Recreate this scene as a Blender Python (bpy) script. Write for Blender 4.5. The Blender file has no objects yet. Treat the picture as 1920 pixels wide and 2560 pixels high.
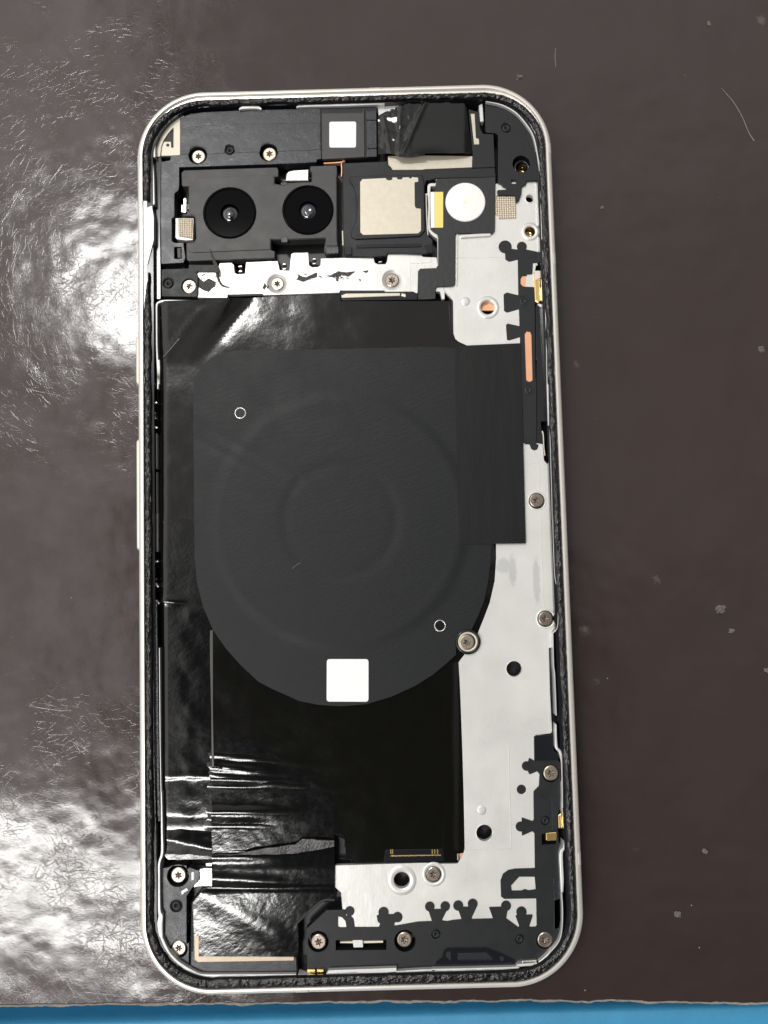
import bpy, bmesh, math, random
from mathutils import Vector, Matrix, noise
from mathutils.geometry import tessellate_polygon

# ------------------------------------------------------------------ camera, world, lamps (1 unit = 1 cm)
scene = bpy.context.scene
scene.unit_settings.scale_length = 0.01
COL = scene.collection
CAM = Vector((0.55000981, -0.87735381, 14.4833102)); EUL = (7.42429300e-02, 4.06253166e-03, -2.57068666e-02); F = 2090.0
cd = bpy.data.cameras.new('camera'); cam = bpy.data.objects.new('camera', cd); COL.objects.link(cam)
cam.location = CAM; cam.rotation_euler = EUL
cd.sensor_fit = 'VERTICAL'; cd.sensor_height = 36.0; cd.sensor_width = 27.0; cd.lens = 36.0 * F / 2560.0
cd.clip_start = 0.1; cd.clip_end = 2000.0
scene.camera = cam
ROT = cam.rotation_euler.to_matrix()

world = bpy.data.worlds.new('World'); scene.world = world; world.use_nodes = True
def build_world():
    nt = world.node_tree; nt.nodes.clear(); N = nt.nodes.new; L = nt.links.new
    def M(op, a, b=None, c=None, clamp=False):
        n = N('ShaderNodeMath'); n.operation = op; n.use_clamp = clamp
        for i, v in enumerate((a, b, c)):
            if v is None: continue
            if isinstance(v, (int, float)): n.inputs[i].default_value = v
            else: L(v, n.inputs[i])
        return n.outputs[0]
    def ramp(v, lo, hi):
        n = N('ShaderNodeMapRange'); n.interpolation_type = 'SMOOTHSTEP'
        L(v, n.inputs['Value']); n.inputs['From Min'].default_value = lo; n.inputs['From Max'].default_value = hi
        return n.outputs['Result']
    tc = N('ShaderNodeTexCoord'); s = N('ShaderNodeSeparateXYZ'); L(tc.outputs['Generated'], s.inputs[0])
    z = M('MAXIMUM', s.outputs[2], 0.08); rx = M('DIVIDE', s.outputs[0], z); ry = M('DIVIDE', s.outputs[1], z)
    # the person leaning over the bench, seen against the pale ceiling
    nz = N('ShaderNodeTexNoise'); nz.inputs['Scale'].default_value = 3.0; L(tc.outputs['Generated'], nz.inputs['Vector'])
    off = M('MULTIPLY', M('SUBTRACT', nz.outputs['Fac'], 0.5), 0.10)
    bx_ = M('ADD', rx, off); by_ = M('ADD', ry, off)
    person = M('MULTIPLY', ramp(bx_, -0.27, -0.22), M('SUBTRACT', 1.0, ramp(by_, -0.06, 0.06)))
    person = M('MULTIPLY', person, M('SUBTRACT', 1.0, M('MULTIPLY', ramp(rx, 0.12, 0.30), M('MULTIPLY', ramp(ry, -0.62, -0.10), 0.62))))
    ceil = M('MULTIPLY_ADD', M('SUBTRACT', 1.0, ramp(bx_, -0.335, -0.25)), 1.0, 0.58)      # pale lit ceiling panels to the left
    ceil = M('ADD', ceil, M('MULTIPLY', ramp(ry, 0.30, 0.62), 0.35))
    ceil = M('MULTIPLY', ceil, M('SUBTRACT', 1.0, M('MULTIPLY', ramp(rx, 0.0, 1.2), 0.5)))
    hor = M('MULTIPLY_ADD', ramp(s.outputs[2], 0.35, 0.80), 0.72, 0.28)
    val = M('MULTIPLY', M('MULTIPLY', M('SUBTRACT', 1.0, M('MULTIPLY', person, 0.96)), ceil), hor)
    bg = N('ShaderNodeBackground'); out = N('ShaderNodeOutputWorld')
    bg.inputs['Color'].default_value = (1.0, 0.965, 0.94, 1)
    L(val, bg.inputs['Strength']); L(bg.outputs[0], out.inputs[0])
build_world()

def lamp(name, px0, px1, wid, H, radiance, color=(1, 0.98, 0.95)):
    """ceiling strip lamp whose mirror image on the bench runs between two photographed points"""
    pts = []
    for q in (px0, px1):
        d = ROT @ Vector(((q[0]-960)/F, -(q[1]-1280)/F, -1.0)); p = CAM + d*(-CAM.z/d.z)
        r = Vector((d.x, d.y, -d.z)); pts.append(p + r*(H/r.z))
    a, b = pts; ld = bpy.data.lights.new(name, 'AREA'); ld.shape = 'RECTANGLE'
    ln = (b-a).length; ld.size = ln; ld.size_y = wid; ld.color = color
    ld.energy = radiance*math.pi*ln*wid
    o = bpy.data.objects.new(name, ld); COL.objects.link(o); o.location = (a+b)/2
    o.rotation_euler = (0, 0, math.atan2((b-a).y, (b-a).x))
    return o
lamp('ceiling_lamp', (225, 735), (650, 712), 12.0, 150.0, 75.0)
lamp('ceiling_lamp', (-260, 2215), (640, 2232), 11.0, 150.0, 48.0)

vs = scene.view_settings; vs.view_transform = 'Standard'; vs.look = 'None'; vs.gamma = 1.0; vs.use_curve_mapping = False
vs.exposure = -0.06

# ------------------------------------------------------------------ measured points of the photograph -> the real plane at height z
K = 4.1475
TILE = dict(A=(340,200),B=(720,200),C=(1060,200),D=(340,560),E=(720,560),F=(1060,560),G=(320,900),H=(1100,900),I=(320,1260),
            J=(720,1260),K=(1080,1260),L=(1080,1620),M=(320,1620),N=(700,1620),O=(340,1980),Q=(720,1980),R=(1080,1980),
            S=(340,2260),U=(1080,2260))
def t(spec):
    """'A 10,20 30,40 B 5,6' -> photo pixels; a token that is one letter switches the sheet the numbers were read on"""
    out = []; o = (0, 0); k = 1.0
    for w in spec.split():
        if w in TILE: o = TILE[w]; k = K
        elif w == 'Z': o = (0, 0); k = 1.0
        else:
            a, b = w.split(','); out.append((o[0]+float(a)/k, o[1]+float(b)/k))
    return out
def at(q, z):
    d = ROT @ Vector(((q[0]-960)/F, -(q[1]-1280)/F, -1.0))
    return CAM + d*((z-CAM.z)/d.z)
def flat(spec, z):
    pts = t(spec) if isinstance(spec, str) else spec
    return [at(q, z).to_2d() for q in pts]
def area2(p): return sum(p[i-1].x*p[i].y - p[i].x*p[i-1].y for i in range(len(p)))
def fillet(p, r):
    if r <= 0: return p
    out = []; n = len(p)
    for i in range(n):
        a, b, c = p[i-1], p[i], p[(i+1) % n]; u = a-b; v = c-b; lu, lv = u.length, v.length
        if lu < 1e-6 or lv < 1e-6: continue
        u = u/lu; v = v/lv; ang = math.acos(max(-1, min(1, u.dot(v))))
        if ang > math.radians(172) or ang < 0.05: out.append(b.copy()); continue
        d = min(r/math.tan(ang/2), 0.42*lu, 0.42*lv)
        p0 = b+u*d; p1 = b+v*d; k = 4
        for j in range(k+1):
            s = j/k; out.append(p0*(1-s)**2 + b*2*s*(1-s) + p1*s*s)
    return out
def inset(p, d):
    """move a closed outline (counter-clockwise) inward by d"""
    out = []; n = len(p)
    for i in range(n):
        a, b, c = p[i-1], p[i], p[(i+1) % n]
        e0 = (b-a).normalized(); e1 = (c-b).normalized()
        n0 = Vector((-e0.y, e0.x)); n1 = Vector((-e1.y, e1.x)); m = n0+n1
        if m.length < 1e-4: m = n0
        m.normalize(); out.append(b + m*(d/max(0.5, m.dot(n0))))
    return out
def circle(cx, cy, r, n=28): return [Vector((cx+r*math.cos(2*math.pi*i/n), cy+r*math.sin(2*math.pi*i/n))) for i in range(n)]

class Mesh:
    def __init__(s): s.bm = bmesh.new()
    def slab(s, spec, z1, z0, rad=0.012, bev=0.006, holes=(), hrad=0.008, raw=None):
        """a plate: outline in photo points read at its top height, rounded, with a bevelled rim; holes are outlines or (spec of one point, radius)"""
        loops = []
        p = raw if raw is not None else fillet(flat(spec, z1), rad)
        if area2(p) < 0: p = p[::-1]
        loops.append((p, 1))
        for h in holes:
            if isinstance(h, tuple): c = flat(h[0], z1)[0]; q = circle(c.x, c.y, h[1])
            else: q = fillet(flat(h, z1), hrad)
            if area2(q) > 0: q = q[::-1]
            loops.append((q, -1))
        tops = []
        for q, sgn in loops:
            n = len(q); m = inset(q, bev*0.35); i_ = inset(q, bev)
            rings = [[s.bm.verts.new((v.x, v.y, z)) for v in ring] for ring, z in ((q, z0), (q, z1-bev), (m, z1-bev*0.35), (i_, z1))]
            for a, b in zip(rings, rings[1:]):
                for k in range(n):
                    s.bm.faces.new((a[k-1], a[k], b[k], b[k-1]))
            tops.append(rings[-1])
        flatv = [v for r_ in tops for v in r_]
        for tri in tessellate_polygon([[v.co for v in r_] for r_ in tops]):
            try:
                f = s.bm.faces.new([flatv[k] for k in tri])
                f.normal_update()
                if f.normal.z < 0: f.normal_flip()
            except ValueError: pass
        return s
    def disc(s, c, r, z1, z0, bev=0.006, n=28, hole=0):
        q = circle(c[0], c[1], r, n)
        if hole:
            m = s
            ring = [(r, z0), (r, z1-bev), (r-bev, z1), (hole+bev, z1), (hole, z1-bev), (hole, z0)]
            s.lathe(c, ring, n)
        else: s.slab(None, z1, z0, bev=bev, raw=q)
        return s
    def lathe(s, c, prof, n=32, cap=False, smooth=True):
        rings = [[s.bm.verts.new((c[0]+r*math.cos(2*math.pi*i/n), c[1]+r*math.sin(2*math.pi*i/n), z)) for i in range(n)] for r, z in prof]
        for a, b in zip(rings, rings[1:]):
            for k in range(n):
                f = s.bm.faces.new((a[k-1], a[k], b[k], b[k-1])); f.smooth = smooth
        if cap: s.bm.faces.new(rings[-1])
        return s
    def path(s, spec, w, z1, z0, pts=None, bev=0.003):
        """a narrow raised line along photo points; w is its width in cm or a list"""
        p = flat(spec, z1) if pts is None else pts
        q = []
        for i in range(len(p)-1):          # smooth
            p0 = p[max(i-1, 0)]; p1 = p[i]; p2 = p[i+1]; p3 = p[min(i+2, len(p)-1)]
            for k in range(4):
                u = k/4; q.append(0.5*((2*p1)+(p2-p0)*u+(2*p0-5*p1+4*p2-p3)*u*u+(-p0+3*p1-3*p2+p3)*u*u*u))
        q.append(p[-1]); n = len(q); L_, R_ = [], []
        for i, v in enumerate(q):
            d = (q[min(i+1, n-1)]-q[max(i-1, 0)])
            d = d.normalized() if d.length > 1e-7 else Vector((1, 0)); nn = Vector((-d.y, d.x))
            if isinstance(w, (list, tuple)):
                f = i/(n-1)*(len(w)-1); a = int(f); b = min(a+1, len(w)-1); ww = w[a]*(1-f+a)+w[b]*(f-a)
            else: ww = w
            L_.append((v+nn*ww/2)); R_.append((v-nn*ww/2))
        bb = s.bm
        def V(pt, z): return bb.verts.new((pt.x, pt.y, z))
        rows = []
        for l, r in zip(L_, R_):
            c0 = l.lerp(r, 0.2); c1 = l.lerp(r, 0.8)
            rows.append([V(l, z0), V(l, z1-bev), V(c0, z1), V(c1, z1), V(r, z1-bev), V(r, z0)])
        for a, b in zip(rows, rows[1:]):
            for k in range(5): bb.faces.new((a[k], b[k], b[k+1], a[k+1]))
        bb.faces.new(rows[0]); bb.faces.new(rows[-1][::-1])
        return s
    def box(s, x0, y0, x1, y1, z1, z0, bev=0.004):
        return s.slab(None, z1, z0, bev=bev, raw=[Vector((x0, y0)), Vector((x1, y0)), Vector((x1, y1)), Vector((x0, y1))])
    def sheet(s, spec, zf, step=0.07, rad=0.01, skirt=0.03):
        """a thin film with real folds: outline cut into a fine grid, each point lifted by zf(x, y, px, py)"""
        z = 0.62
        p = fillet(flat(spec, z), rad)
        if area2(p) < 0: p = p[::-1]
        b = bmesh.new(); b.faces.new([b.verts.new((v.x, v.y, 0)) for v in p])
        xs = [v.x for v in p]; ys = [v.y for v in p]
        x = min(xs)+step*0.37
        while x < max(xs):
            bmesh.ops.bisect_plane(b, geom=b.verts[:]+b.edges[:]+b.faces[:], plane_co=(x, 0, 0), plane_no=(1, 0, 0), dist=1e-6); x += step
        y = min(ys)+step*0.41
        while y < max(ys):
            bmesh.ops.bisect_plane(b, geom=b.verts[:]+b.edges[:]+b.faces[:], plane_co=(0, y, 0), plane_no=(0, 1, 0), dist=1e-6); y += step
        bmesh.ops.triangulate(b, faces=[f for f in b.faces if len(f.verts) > 4])
        for v in b.verts:
            q = img(v.co.x, v.co.y, z); v.co.z = zf(v.co.x, v.co.y, q[0], q[1])
        bmesh.ops.recalc_face_normals(b, faces=b.faces[:])
        if sum(f.normal.z for f in b.faces) < 0: bmesh.ops.reverse_faces(b, faces=b.faces[:])
        for f in b.faces: f.smooth = True
        be = [e for e in b.edges if e.is_boundary]
        for e in be:
            v0, v1 = e.verts; f = e.link_faces[0]
            a0 = b.verts.new(v0.co); a1 = b.verts.new(v1.co)
            c0 = b.verts.new(v0.co-Vector((0, 0, skirt))); c1 = b.verts.new(v1.co-Vector((0, 0, skirt)))
            b.faces.new((a0, a1, c1, c0))
        me = bpy.data.meshes.new('tmp'); b.to_mesh(me); b.free(); s.bm.from_mesh(me); bpy.data.meshes.remove(me)
        return s
    def build(s, name, material, parent=None, fix=False, label=None):
        if fix: bmesh.ops.recalc_face_normals(s.bm, faces=s.bm.faces[:])
        me = bpy.data.meshes.new(name); s.bm.to_mesh(me); s.bm.free(); me.materials.append(material)
        o = bpy.data.objects.new(name, me); COL.objects.link(o); o.parent = parent
        if label: o['label'] = label
        return o
ROTI = ROT.transposed()
def img(x, y, z):
    v = ROTI @ (Vector((x, y, z))-CAM); return (960-v.x/v.z*F, 1280+v.y/v.z*F)
def fbm(x, y, s, o=3, seed=0): return noise.fractal(Vector((x*s, y*s, seed)), 1.0, 2.0, o)

# ------------------------------------------------------------------ materials
def mat(name, col, rough=0.5, metal=0.0, bumps=(), var=0.0, vscale=3.0, rvar=0.0, coat=0.0, spec=0.5, extra=None):
    m = bpy.data.materials.new(name); m.use_nodes = True; nt = m.node_tree; N = nt.nodes.new; L = nt.links.new
    b = nt.nodes['Principled BSDF']; b.inputs['Base Color'].default_value = (*col, 1); b.inputs['Roughness'].default_value = rough
    b.inputs['Metallic'].default_value = metal; b.inputs['Coat Weight'].default_value = coat; b.inputs['Coat Roughness'].default_value = 0.05
    b.inputs['Specular IOR Level'].default_value = spec
    tc = N('ShaderNodeTexCoord'); co = tc.outputs['Object']
    if var or rvar:
        n = N('ShaderNodeTexNoise'); n.inputs['Scale'].default_value = vscale; n.inputs['Detail'].default_value = 6; n.inputs['Roughness'].default_value = 0.65
        L(co, n.inputs['Vector'])
        if var:
            r = N('ShaderNodeMapRange'); L(n.outputs['Fac'], r.inputs[0]); r.inputs[1].default_value = 0.3; r.inputs[2].default_value = 0.7
            r.inputs[3].default_value = 1-var; r.inputs[4].default_value = 1+var
            mx = N('ShaderNodeMix'); mx.data_type = 'RGBA'; mx.blend_type = 'MULTIPLY'; mx.inputs['Factor'].default_value = 1
            mx.inputs['A'].default_value = (*col, 1); L(r.outputs[0], mx.inputs['B']); L(mx.outputs['Result'], b.inputs['Base Color'])
        if rvar:
            r = N('ShaderNodeMapRange'); L(n.outputs['Fac'], r.inputs[0]); r.inputs[1].default_value = 0.3; r.inputs[2].default_value = 0.7
            r.inputs[3].default_value = max(0.02, rough-rvar); r.inputs[4].default_value = rough+rvar; L(r.outputs[0], b.inputs['Roughness'])
    prev = None
    for sc, dist, st in bumps:
        n = N('ShaderNodeTexNoise'); n.inputs['Detail'].default_value = 4
        if isinstance(sc, tuple):
            mp = N('ShaderNodeMapping'); mp.vector_type = 'TEXTURE'; L(co, mp.inputs[0]); mp.inputs['Scale'].default_value = [1.0/v for v in sc[:3]]
            if len(sc) > 3: mp.inputs['Rotation'].default_value = (0, 0, sc[3])
            L(mp.outputs[0], n.inputs['Vector']); n.inputs['Scale'].default_value = 1.0
        else: L(co, n.inputs['Vector']); n.inputs['Scale'].default_value = sc
        u = N('ShaderNodeBump'); u.inputs['Distance'].default_value = dist; u.inputs['Strength'].default_value = st
        L(n.outputs['Fac'], u.inputs['Height'])
        if prev: L(prev.outputs[0], u.inputs['Normal'])
        prev = u
    if prev: L(prev.outputs[0], b.inputs['Normal'])
    if extra: extra(nt, b, co)
    return m

M_frame = mat('champagne_aluminium', (0.86, 0.80, 0.72), 0.34, 0.40, [((60, 60, 3), 0.002, 0.4)], var=0.05, vscale=4)
M_rimline = mat('cut_aluminium', (0.88, 0.85, 0.80), 0.30, 0.5)
M_lip = mat('bare_aluminium', (0.66, 0.66, 0.65), 0.42, 0.35, [(30, 0.004, 0.4)], var=0.08)
M_band = mat('antenna_resin', (0.62, 0.58, 0.54), 0.4)
M_gasket = mat('torn_black_adhesive', (0.006, 0.0065, 0.0065), 0.16, 0.0, [(38, 0.010, 0.8)], rvar=0.12, vscale=20)
M_floor = mat('dark_tray', (0.008, 0.008, 0.009), 0.35)
M_plastic = mat('black_moulded_plastic', (0.011, 0.0125, 0.014), 0.42, 0.0, spec=0.35, bumps= [(70, 0.004, 0.5)], rvar=0.08, vscale=5)
M_plasticL = mat('satin_black_plastic', (0.015, 0.018, 0.024), 0.30, 0.0, [(60, 0.006, 0.45), (6, 0.01, 0.3)], rvar=0.09, vscale=4)
M_gloss = mat('gloss_black_plastic', (0.010, 0.011, 0.014), 0.16)
M_cam = mat('camera_housing_plastic', (0.040, 0.040, 0.038), 0.46, 0.0, [(60, 0.003, 0.4)], rvar=0.05)
M_film = mat('matte_graphite_film', (0.0105, 0.0130, 0.0128), 0.46, 0.0, spec=0.24, bumps= [((5, 26, 1, 0.25), 0.007, 0.42), (80, 0.003, 0.5)], rvar=0.05, vscale=2)
M_nfc = mat('matte_black_film', (0.008, 0.0092, 0.0092), 0.46, 0.0, spec=0.22, bumps= [((9, 1.2, 1), 0.012, 0.3), (70, 0.003, 0.4)], rvar=0.05, vscale=2)
M_flex = mat('black_coverlay', (0.011, 0.013, 0.014), 0.45, 0.0, [(12, 0.01, 0.3)])
M_tape = mat('glossy_black_tape', (0.0035, 0.004, 0.0035), 0.11, 0.0, [((22, 26, 1, 0.5), 0.003, 0.30), (3.0, 0.02, 0.2)], rvar=0.03, vscale=6)
M_tapeW = mat('crinkled_black_tape', (0.0035, 0.004, 0.004), 0.11, 0.0, [((9, 14, 1, 0.5), 0.004, 0.38), (3.0, 0.006, 0.12)], rvar=0.03, vscale=6)
M_tapeB = mat('smooth_black_tape', (0.0045, 0.0045, 0.0035), 0.11, 0.0, [(18, 0.0012, 0.3), (2.2, 0.012, 0.3)], rvar=0.02)
M_beige = mat('pale_gold_foil', (0.60, 0.555, 0.45), 0.42, 0.35, [(70, 0.004, 0.4)], var=0.06, vscale=10)
M_cream = mat('cream_antenna_foil', (0.74, 0.69, 0.57), 0.5, 0.15, [(20, 0.004, 0.3)], var=0.05)
M_copper = mat('copper', (0.86, 0.45, 0.26), 0.38, 0.55, var=0.06)
M_gold = mat('gold_contact', (0.83, 0.60, 0.24), 0.25, 0.9, var=0.06)
M_brass = mat('brass_insert', (0.55, 0.42, 0.20), 0.25, 0.95)
M_screw = mat('nickel_screw', (0.40, 0.35, 0.29), 0.34, 0.9, [((80, 10, 80), 0.002, 0.5)], var=0.10, vscale=9)
M_screwd = mat('dark_nickel_screw', (0.32, 0.27, 0.23), 0.30, 0.9, [((80, 10, 80), 0.002, 0.5)], var=0.12, vscale=9)
M_socket = mat('screw_socket', (0.26, 0.22, 0.18), 0.35, 0.9)
M_white = mat('white_paper_label', (0.90, 0.90, 0.90), 0.45, 0.0, [(50, 0.002, 0.3)])
M_diff = mat('white_diffuser', (0.93, 0.93, 0.90), 0.5)
M_yellow = mat('yellow_phosphor', (0.85, 0.72, 0.20), 0.4)
M_steel = mat('bright_steel', (0.72, 0.70, 0.66), 0.25, 0.9, [(30, 0.003, 0.3)])
M_lens = mat('lens_barrel_black', (0.0010, 0.0010, 0.0014), 0.07, spec=0.10)
M_glass = mat('coated_lens_glass', (0.008, 0.010, 0.012), 0.03, 0.0, coat=1.0, spec=0.9)
M_glassV = mat('violet_coated_lens', (0.030, 0.028, 0.045), 0.05, 0.0, coat=1.0, spec=0.9)
M_resid = mat('adhesive_residue', (0.055, 0.052, 0.045), 0.5, 0.0, [(30, 0.03, 0.9)], var=0.4, vscale=16)
M_grime = mat('pale_lint', (0.23, 0.215, 0.20), 0.8, 0.0, [(30, 0.03, 0.9)])
M_torn = mat('silvered_tape_edge', (0.10, 0.10, 0.10), 0.25, 0.4, [(30, 0.03, 0.8)])

def plate_extra(nt, b, co):
    N = nt.nodes.new; L = nt.links.new
    # rubbed grey smears near two points of the plate, cloudy satin elsewhere
    n1 = N('ShaderNodeTexNoise'); n1.inputs['Scale'].default_value = 1.6; n1.inputs['Detail'].default_value = 7; L(co, n1.inputs['Vector'])
    n2 = N('ShaderNodeTexNoise'); n2.inputs['Scale'].default_value = 14; n2.inputs['Detail'].default_value = 6; n2.inputs['Roughness'].default_value = 0.7; L(co, n2.inputs['Vector'])
    def M(op, a, bb):
        n = N('ShaderNodeMath'); n.operation = op
        for i, v in enumerate((a, bb)):
            if isinstance(v, (int, float)): n.inputs[i].default_value = v
            else: L(v, n.inputs[i])
        return n.outputs[0]
    sm = None
    for sp, rx, ry in (('K 835,690', 0.07, 0.26), ('K 1085,790', 0.065, 0.40), ('K 745,640', 0.14, 0.14)):
        c = flat(sp, 0.6)[0]
        mp = N('ShaderNodeMapping'); L(co, mp.inputs[0]); mp.inputs['Location'].default_value = (-c.x/rx, -c.y/ry, 0); mp.inputs['Scale'].default_value = (1/rx, 1/ry, 0)
        ln = N('ShaderNodeVectorMath'); ln.operation = 'LENGTH'; L(mp.outputs[0], ln.inputs[0])
        r = N('ShaderNodeMapRange'); r.interpolation_type = 'SMOOTHSTEP'; L(M('ADD', ln.outputs['Value'], M('MULTIPLY', n2.outputs['Fac'], 1.3)), r.inputs[0])
        r.inputs[1].default_value = 1.25; r.inputs[2].default_value = 1.85; r.inputs[3].default_value = 1; r.inputs[4].default_value = 0
        sm = r.outputs[0] if sm is None else M('MAXIMUM', sm, r.outputs[0])
    dirt = N('ShaderNodeMapRange'); L(n2.outputs['Fac'], dirt.inputs[0]); dirt.inputs[1].default_value = 0.60; dirt.inputs[2].default_value = 0.74
    fac = M('ADD', M('MULTIPLY', sm, 0.36), M('MULTIPLY', dirt.outputs[0], 0.07))
    c1 = N('ShaderNodeMix'); c1.data_type = 'RGBA'; L(fac, c1.inputs['Factor']); c1.inputs['A'].default_value = (0.74, 0.74, 0.71, 1); c1.inputs['B'].default_value = (0.30, 0.32, 0.31, 1)
    L(c1.outputs['Result'], b.inputs['Base Color'])
    r = N('ShaderNodeMapRange'); L(n1.outputs['Fac'], r.inputs[0]); r.inputs[1].default_value = 0.3; r.inputs[2].default_value = 0.7; r.inputs[3].default_value = 0.24; r.inputs[4].default_value = 0.38
    L(r.outputs[0], b.inputs['Roughness'])
M_plate = mat('satin_shield_alloy', (0.7, 0.7, 0.67), 0.36, 0.30, [((40, 6, 1), 0.002, 0.4), (1.4, 0.04, 0.25)], extra=plate_extra)

def mat_extra(nt, b, co):
    N = nt.nodes.new; L = nt.links.new
    def M(op, a, bb=None, cl=False):
        n = N('ShaderNodeMath'); n.operation = op; n.use_clamp = cl
        for i, v in enumerate((a, bb)):
            if v is None: continue
            if isinstance(v, (int, float)): n.inputs[i].default_value = v
            else: L(v, n.inputs[i])
        return n.outputs[0]
    def MR(v, a, c, lo=0.0, hi=1.0):
        n = N('ShaderNodeMapRange'); L(v, n.inputs[0]); n.inputs[1].default_value = a; n.inputs[2].default_value = c
        n.inputs[3].default_value = lo; n.inputs[4].default_value = hi; return n.outputs[0]
    def NZ(vec, sc, det=4, ro=0.5, dis=0.0):
        n = N('ShaderNodeTexNoise'); n.inputs['Scale'].default_value = sc; n.inputs['Detail'].default_value = det
        n.inputs['Roughness'].default_value = ro; n.inputs['Distortion'].default_value = dis; L(vec, n.inputs['Vector']); return n.outputs['Fac']
    def MP(rot, sc, loc=(0, 0, 0)):
        n = N('ShaderNodeMapping'); L(co, n.inputs[0]); n.inputs['Rotation'].default_value = (0, 0, rot); n.inputs['Scale'].default_value = sc
        n.inputs['Location'].default_value = loc; return n.outputs[0]
    # scratch wear and a paler base tone both grow towards the mat's left side
    sx = N('ShaderNodeSeparateXYZ'); L(co, sx.inputs[0])
    worn = M('MULTIPLY', MR(M('ADD', sx.outputs[0], M('MULTIPLY', NZ(co, 0.35, 3), 3.0)), 0.5, -4.0), 1.0)
    scr = None
    warp = N('ShaderNodeTexNoise'); warp.inputs['Scale'].default_value = 0.9; L(co, warp.inputs['Vector'])
    wv = N('ShaderNodeVectorMath'); wv.operation = 'MULTIPLY_ADD'; L(warp.outputs['Color'], wv.inputs[0]); wv.inputs[1].default_value = (0.22, 0.22, 0); L(co, wv.inputs[2])
    def seg(scale, seed, hw, hl, keep):
        a1 = N('ShaderNodeVectorMath'); a1.operation = 'ADD'; L(wv.outputs[0], a1.inputs[0]); a1.inputs[1].default_value = (seed*3.7, seed*1.9, 0)
        fl = N('ShaderNodeVectorMath'); fl.operation = 'MULTIPLY'; L(a1.outputs[0], fl.inputs[0]); fl.inputs[1].default_value = (1, 1, 0)
        v = N('ShaderNodeTexVoronoi'); v.voronoi_dimensions = '2D'; v.inputs['Scale'].default_value = scale; L(fl.outputs[0], v.inputs['Vector'])
        d = N('ShaderNodeVectorMath'); d.operation = 'SUBTRACT'; L(fl.outputs[0], d.inputs[0]); L(v.outputs['Position'], d.inputs[1])
        sc = N('ShaderNodeSeparateColor'); L(v.outputs['Color'], sc.inputs[0])
        dd = N('ShaderNodeSeparateXYZ'); L(d.outputs[0], dd.inputs[0])
        an = M('ADD', M('MULTIPLY', M('POWER', sc.outputs[0], 1.0), 3.3), -0.9)
        c_ = M('COSINE', an); s_ = M('SINE', an)
        al = M('ADD', M('MULTIPLY', dd.outputs[0], c_), M('MULTIPLY', dd.outputs[1], s_))
        ac = M('SUBTRACT', M('MULTIPLY', dd.outputs[1], c_), M('MULTIPLY', dd.outputs[0], s_))
        m1 = MR(M('ABSOLUTE', ac), hw, hw*0.35); m2 = MR(M('ABSOLUTE', al), hl, hl*0.5)
        return M('MULTIPLY', M('MULTIPLY', m1, m2), MR(sc.outputs[1], 1-keep, 1-keep+0.15))
    for args in ((1.1, 1, 0.010, 0.50, 0.8), (2.2, 3, 0.008, 0.27, 0.95), (3.7, 5, 0.008, 0.17, 0.95), (5.6, 6, 0.0075, 0.12, 0.95), (7.7, 9, 0.007, 0.09, 0.95), (9.3, 10, 0.006, 0.07, 0.95)):
        q = seg(*args); scr = q if scr is None else M('MAXIMUM', scr, q)
    mask = MR(NZ(co, 0.8, 5, 0.6), 0.42, 0.60)
    zone = MR(M('ABSOLUTE', M('ADD', sx.outputs[1], M('MULTIPLY', NZ(co, 0.6, 3), 1.5))), 1.6, 3.2, 0.22, 1.0)
    scr = M('MULTIPLY', M('MULTIPLY', M('MULTIPLY', scr, mask), worn), zone)
    # pale crumbs and pits
    vo = N('ShaderNodeTexVoronoi'); vo.feature = 'F1'; vo.inputs['Scale'].default_value = 2.1; L(co, vo.inputs['Vector'])
    spk = MR(vo.outputs['Distance'], 0.030, 0.016)
    sel = N('ShaderNodeSeparateColor'); L(vo.outputs['Color'], sel.inputs[0])
    spk = M('MULTIPLY', spk, MR(sel.outputs[0], 0.45, 0.55))
    vo2 = N('ShaderNodeTexVoronoi'); vo2.inputs['Scale'].default_value = 1.1; L(co, vo2.inputs['Vector'])
    s2 = N('ShaderNodeSeparateColor'); L(vo2.outputs['Color'], s2.inputs[0])
    patch = M('MULTIPLY', MR(M('ADD', vo2.outputs['Distance'], M('MULTIPLY', NZ(co, 14, 6, 0.7), 0.30)), 0.26, 0.17), MR(s2.outputs[1], 0.72, 0.80))
    film = MR(NZ(co, 0.9, 6, 0.65), 0.42, 0.62)
    base = N('ShaderNodeMix'); base.data_type = 'RGBA'; base.inputs['A'].default_value = (0.038, 0.026, 0.024, 1); base.inputs['B'].default_value = (0.060, 0.046, 0.045, 1)
    L(M('MULTIPLY', film, M('ADD', M('MULTIPLY', worn, 0.8), 0.12)), base.inputs['Factor'])
    c2 = N('ShaderNodeMix'); c2.data_type = 'RGBA'; L(base.outputs['Result'], c2.inputs['A']); c2.inputs['B'].default_value = (0.34, 0.32, 0.30, 1)
    L(M('MINIMUM', M('ADD', M('MULTIPLY', spk, 0.9), M('ADD', M('MULTIPLY', patch, 0.2), M('MULTIPLY', scr, 0.07))), 1.0), c2.inputs['Factor'])
    L(c2.outputs['Result'], b.inputs['Base Color'])
    rg = M('ADD', MR(NZ(co, 1.7, 6, 0.6), 0.35, 0.65, 0.10, 0.17), M('MULTIPLY', scr, 0.16))
    L(rg, b.inputs['Roughness'])
    h1 = N('ShaderNodeBump'); h1.inputs['Distance'].default_value = 0.12; h1.inputs['Strength'].default_value = 0.5; L(NZ(co, 0.55, 3, 0.5), h1.inputs['Height'])
    h2 = N('ShaderNodeBump'); h2.inputs['Distance'].default_value = 0.003; h2.inputs['Strength'].default_value = 0.35; L(NZ(co, 9, 3, 0.6), h2.inputs['Height']); L(h1.outputs[0], h2.inputs['Normal'])
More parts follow.
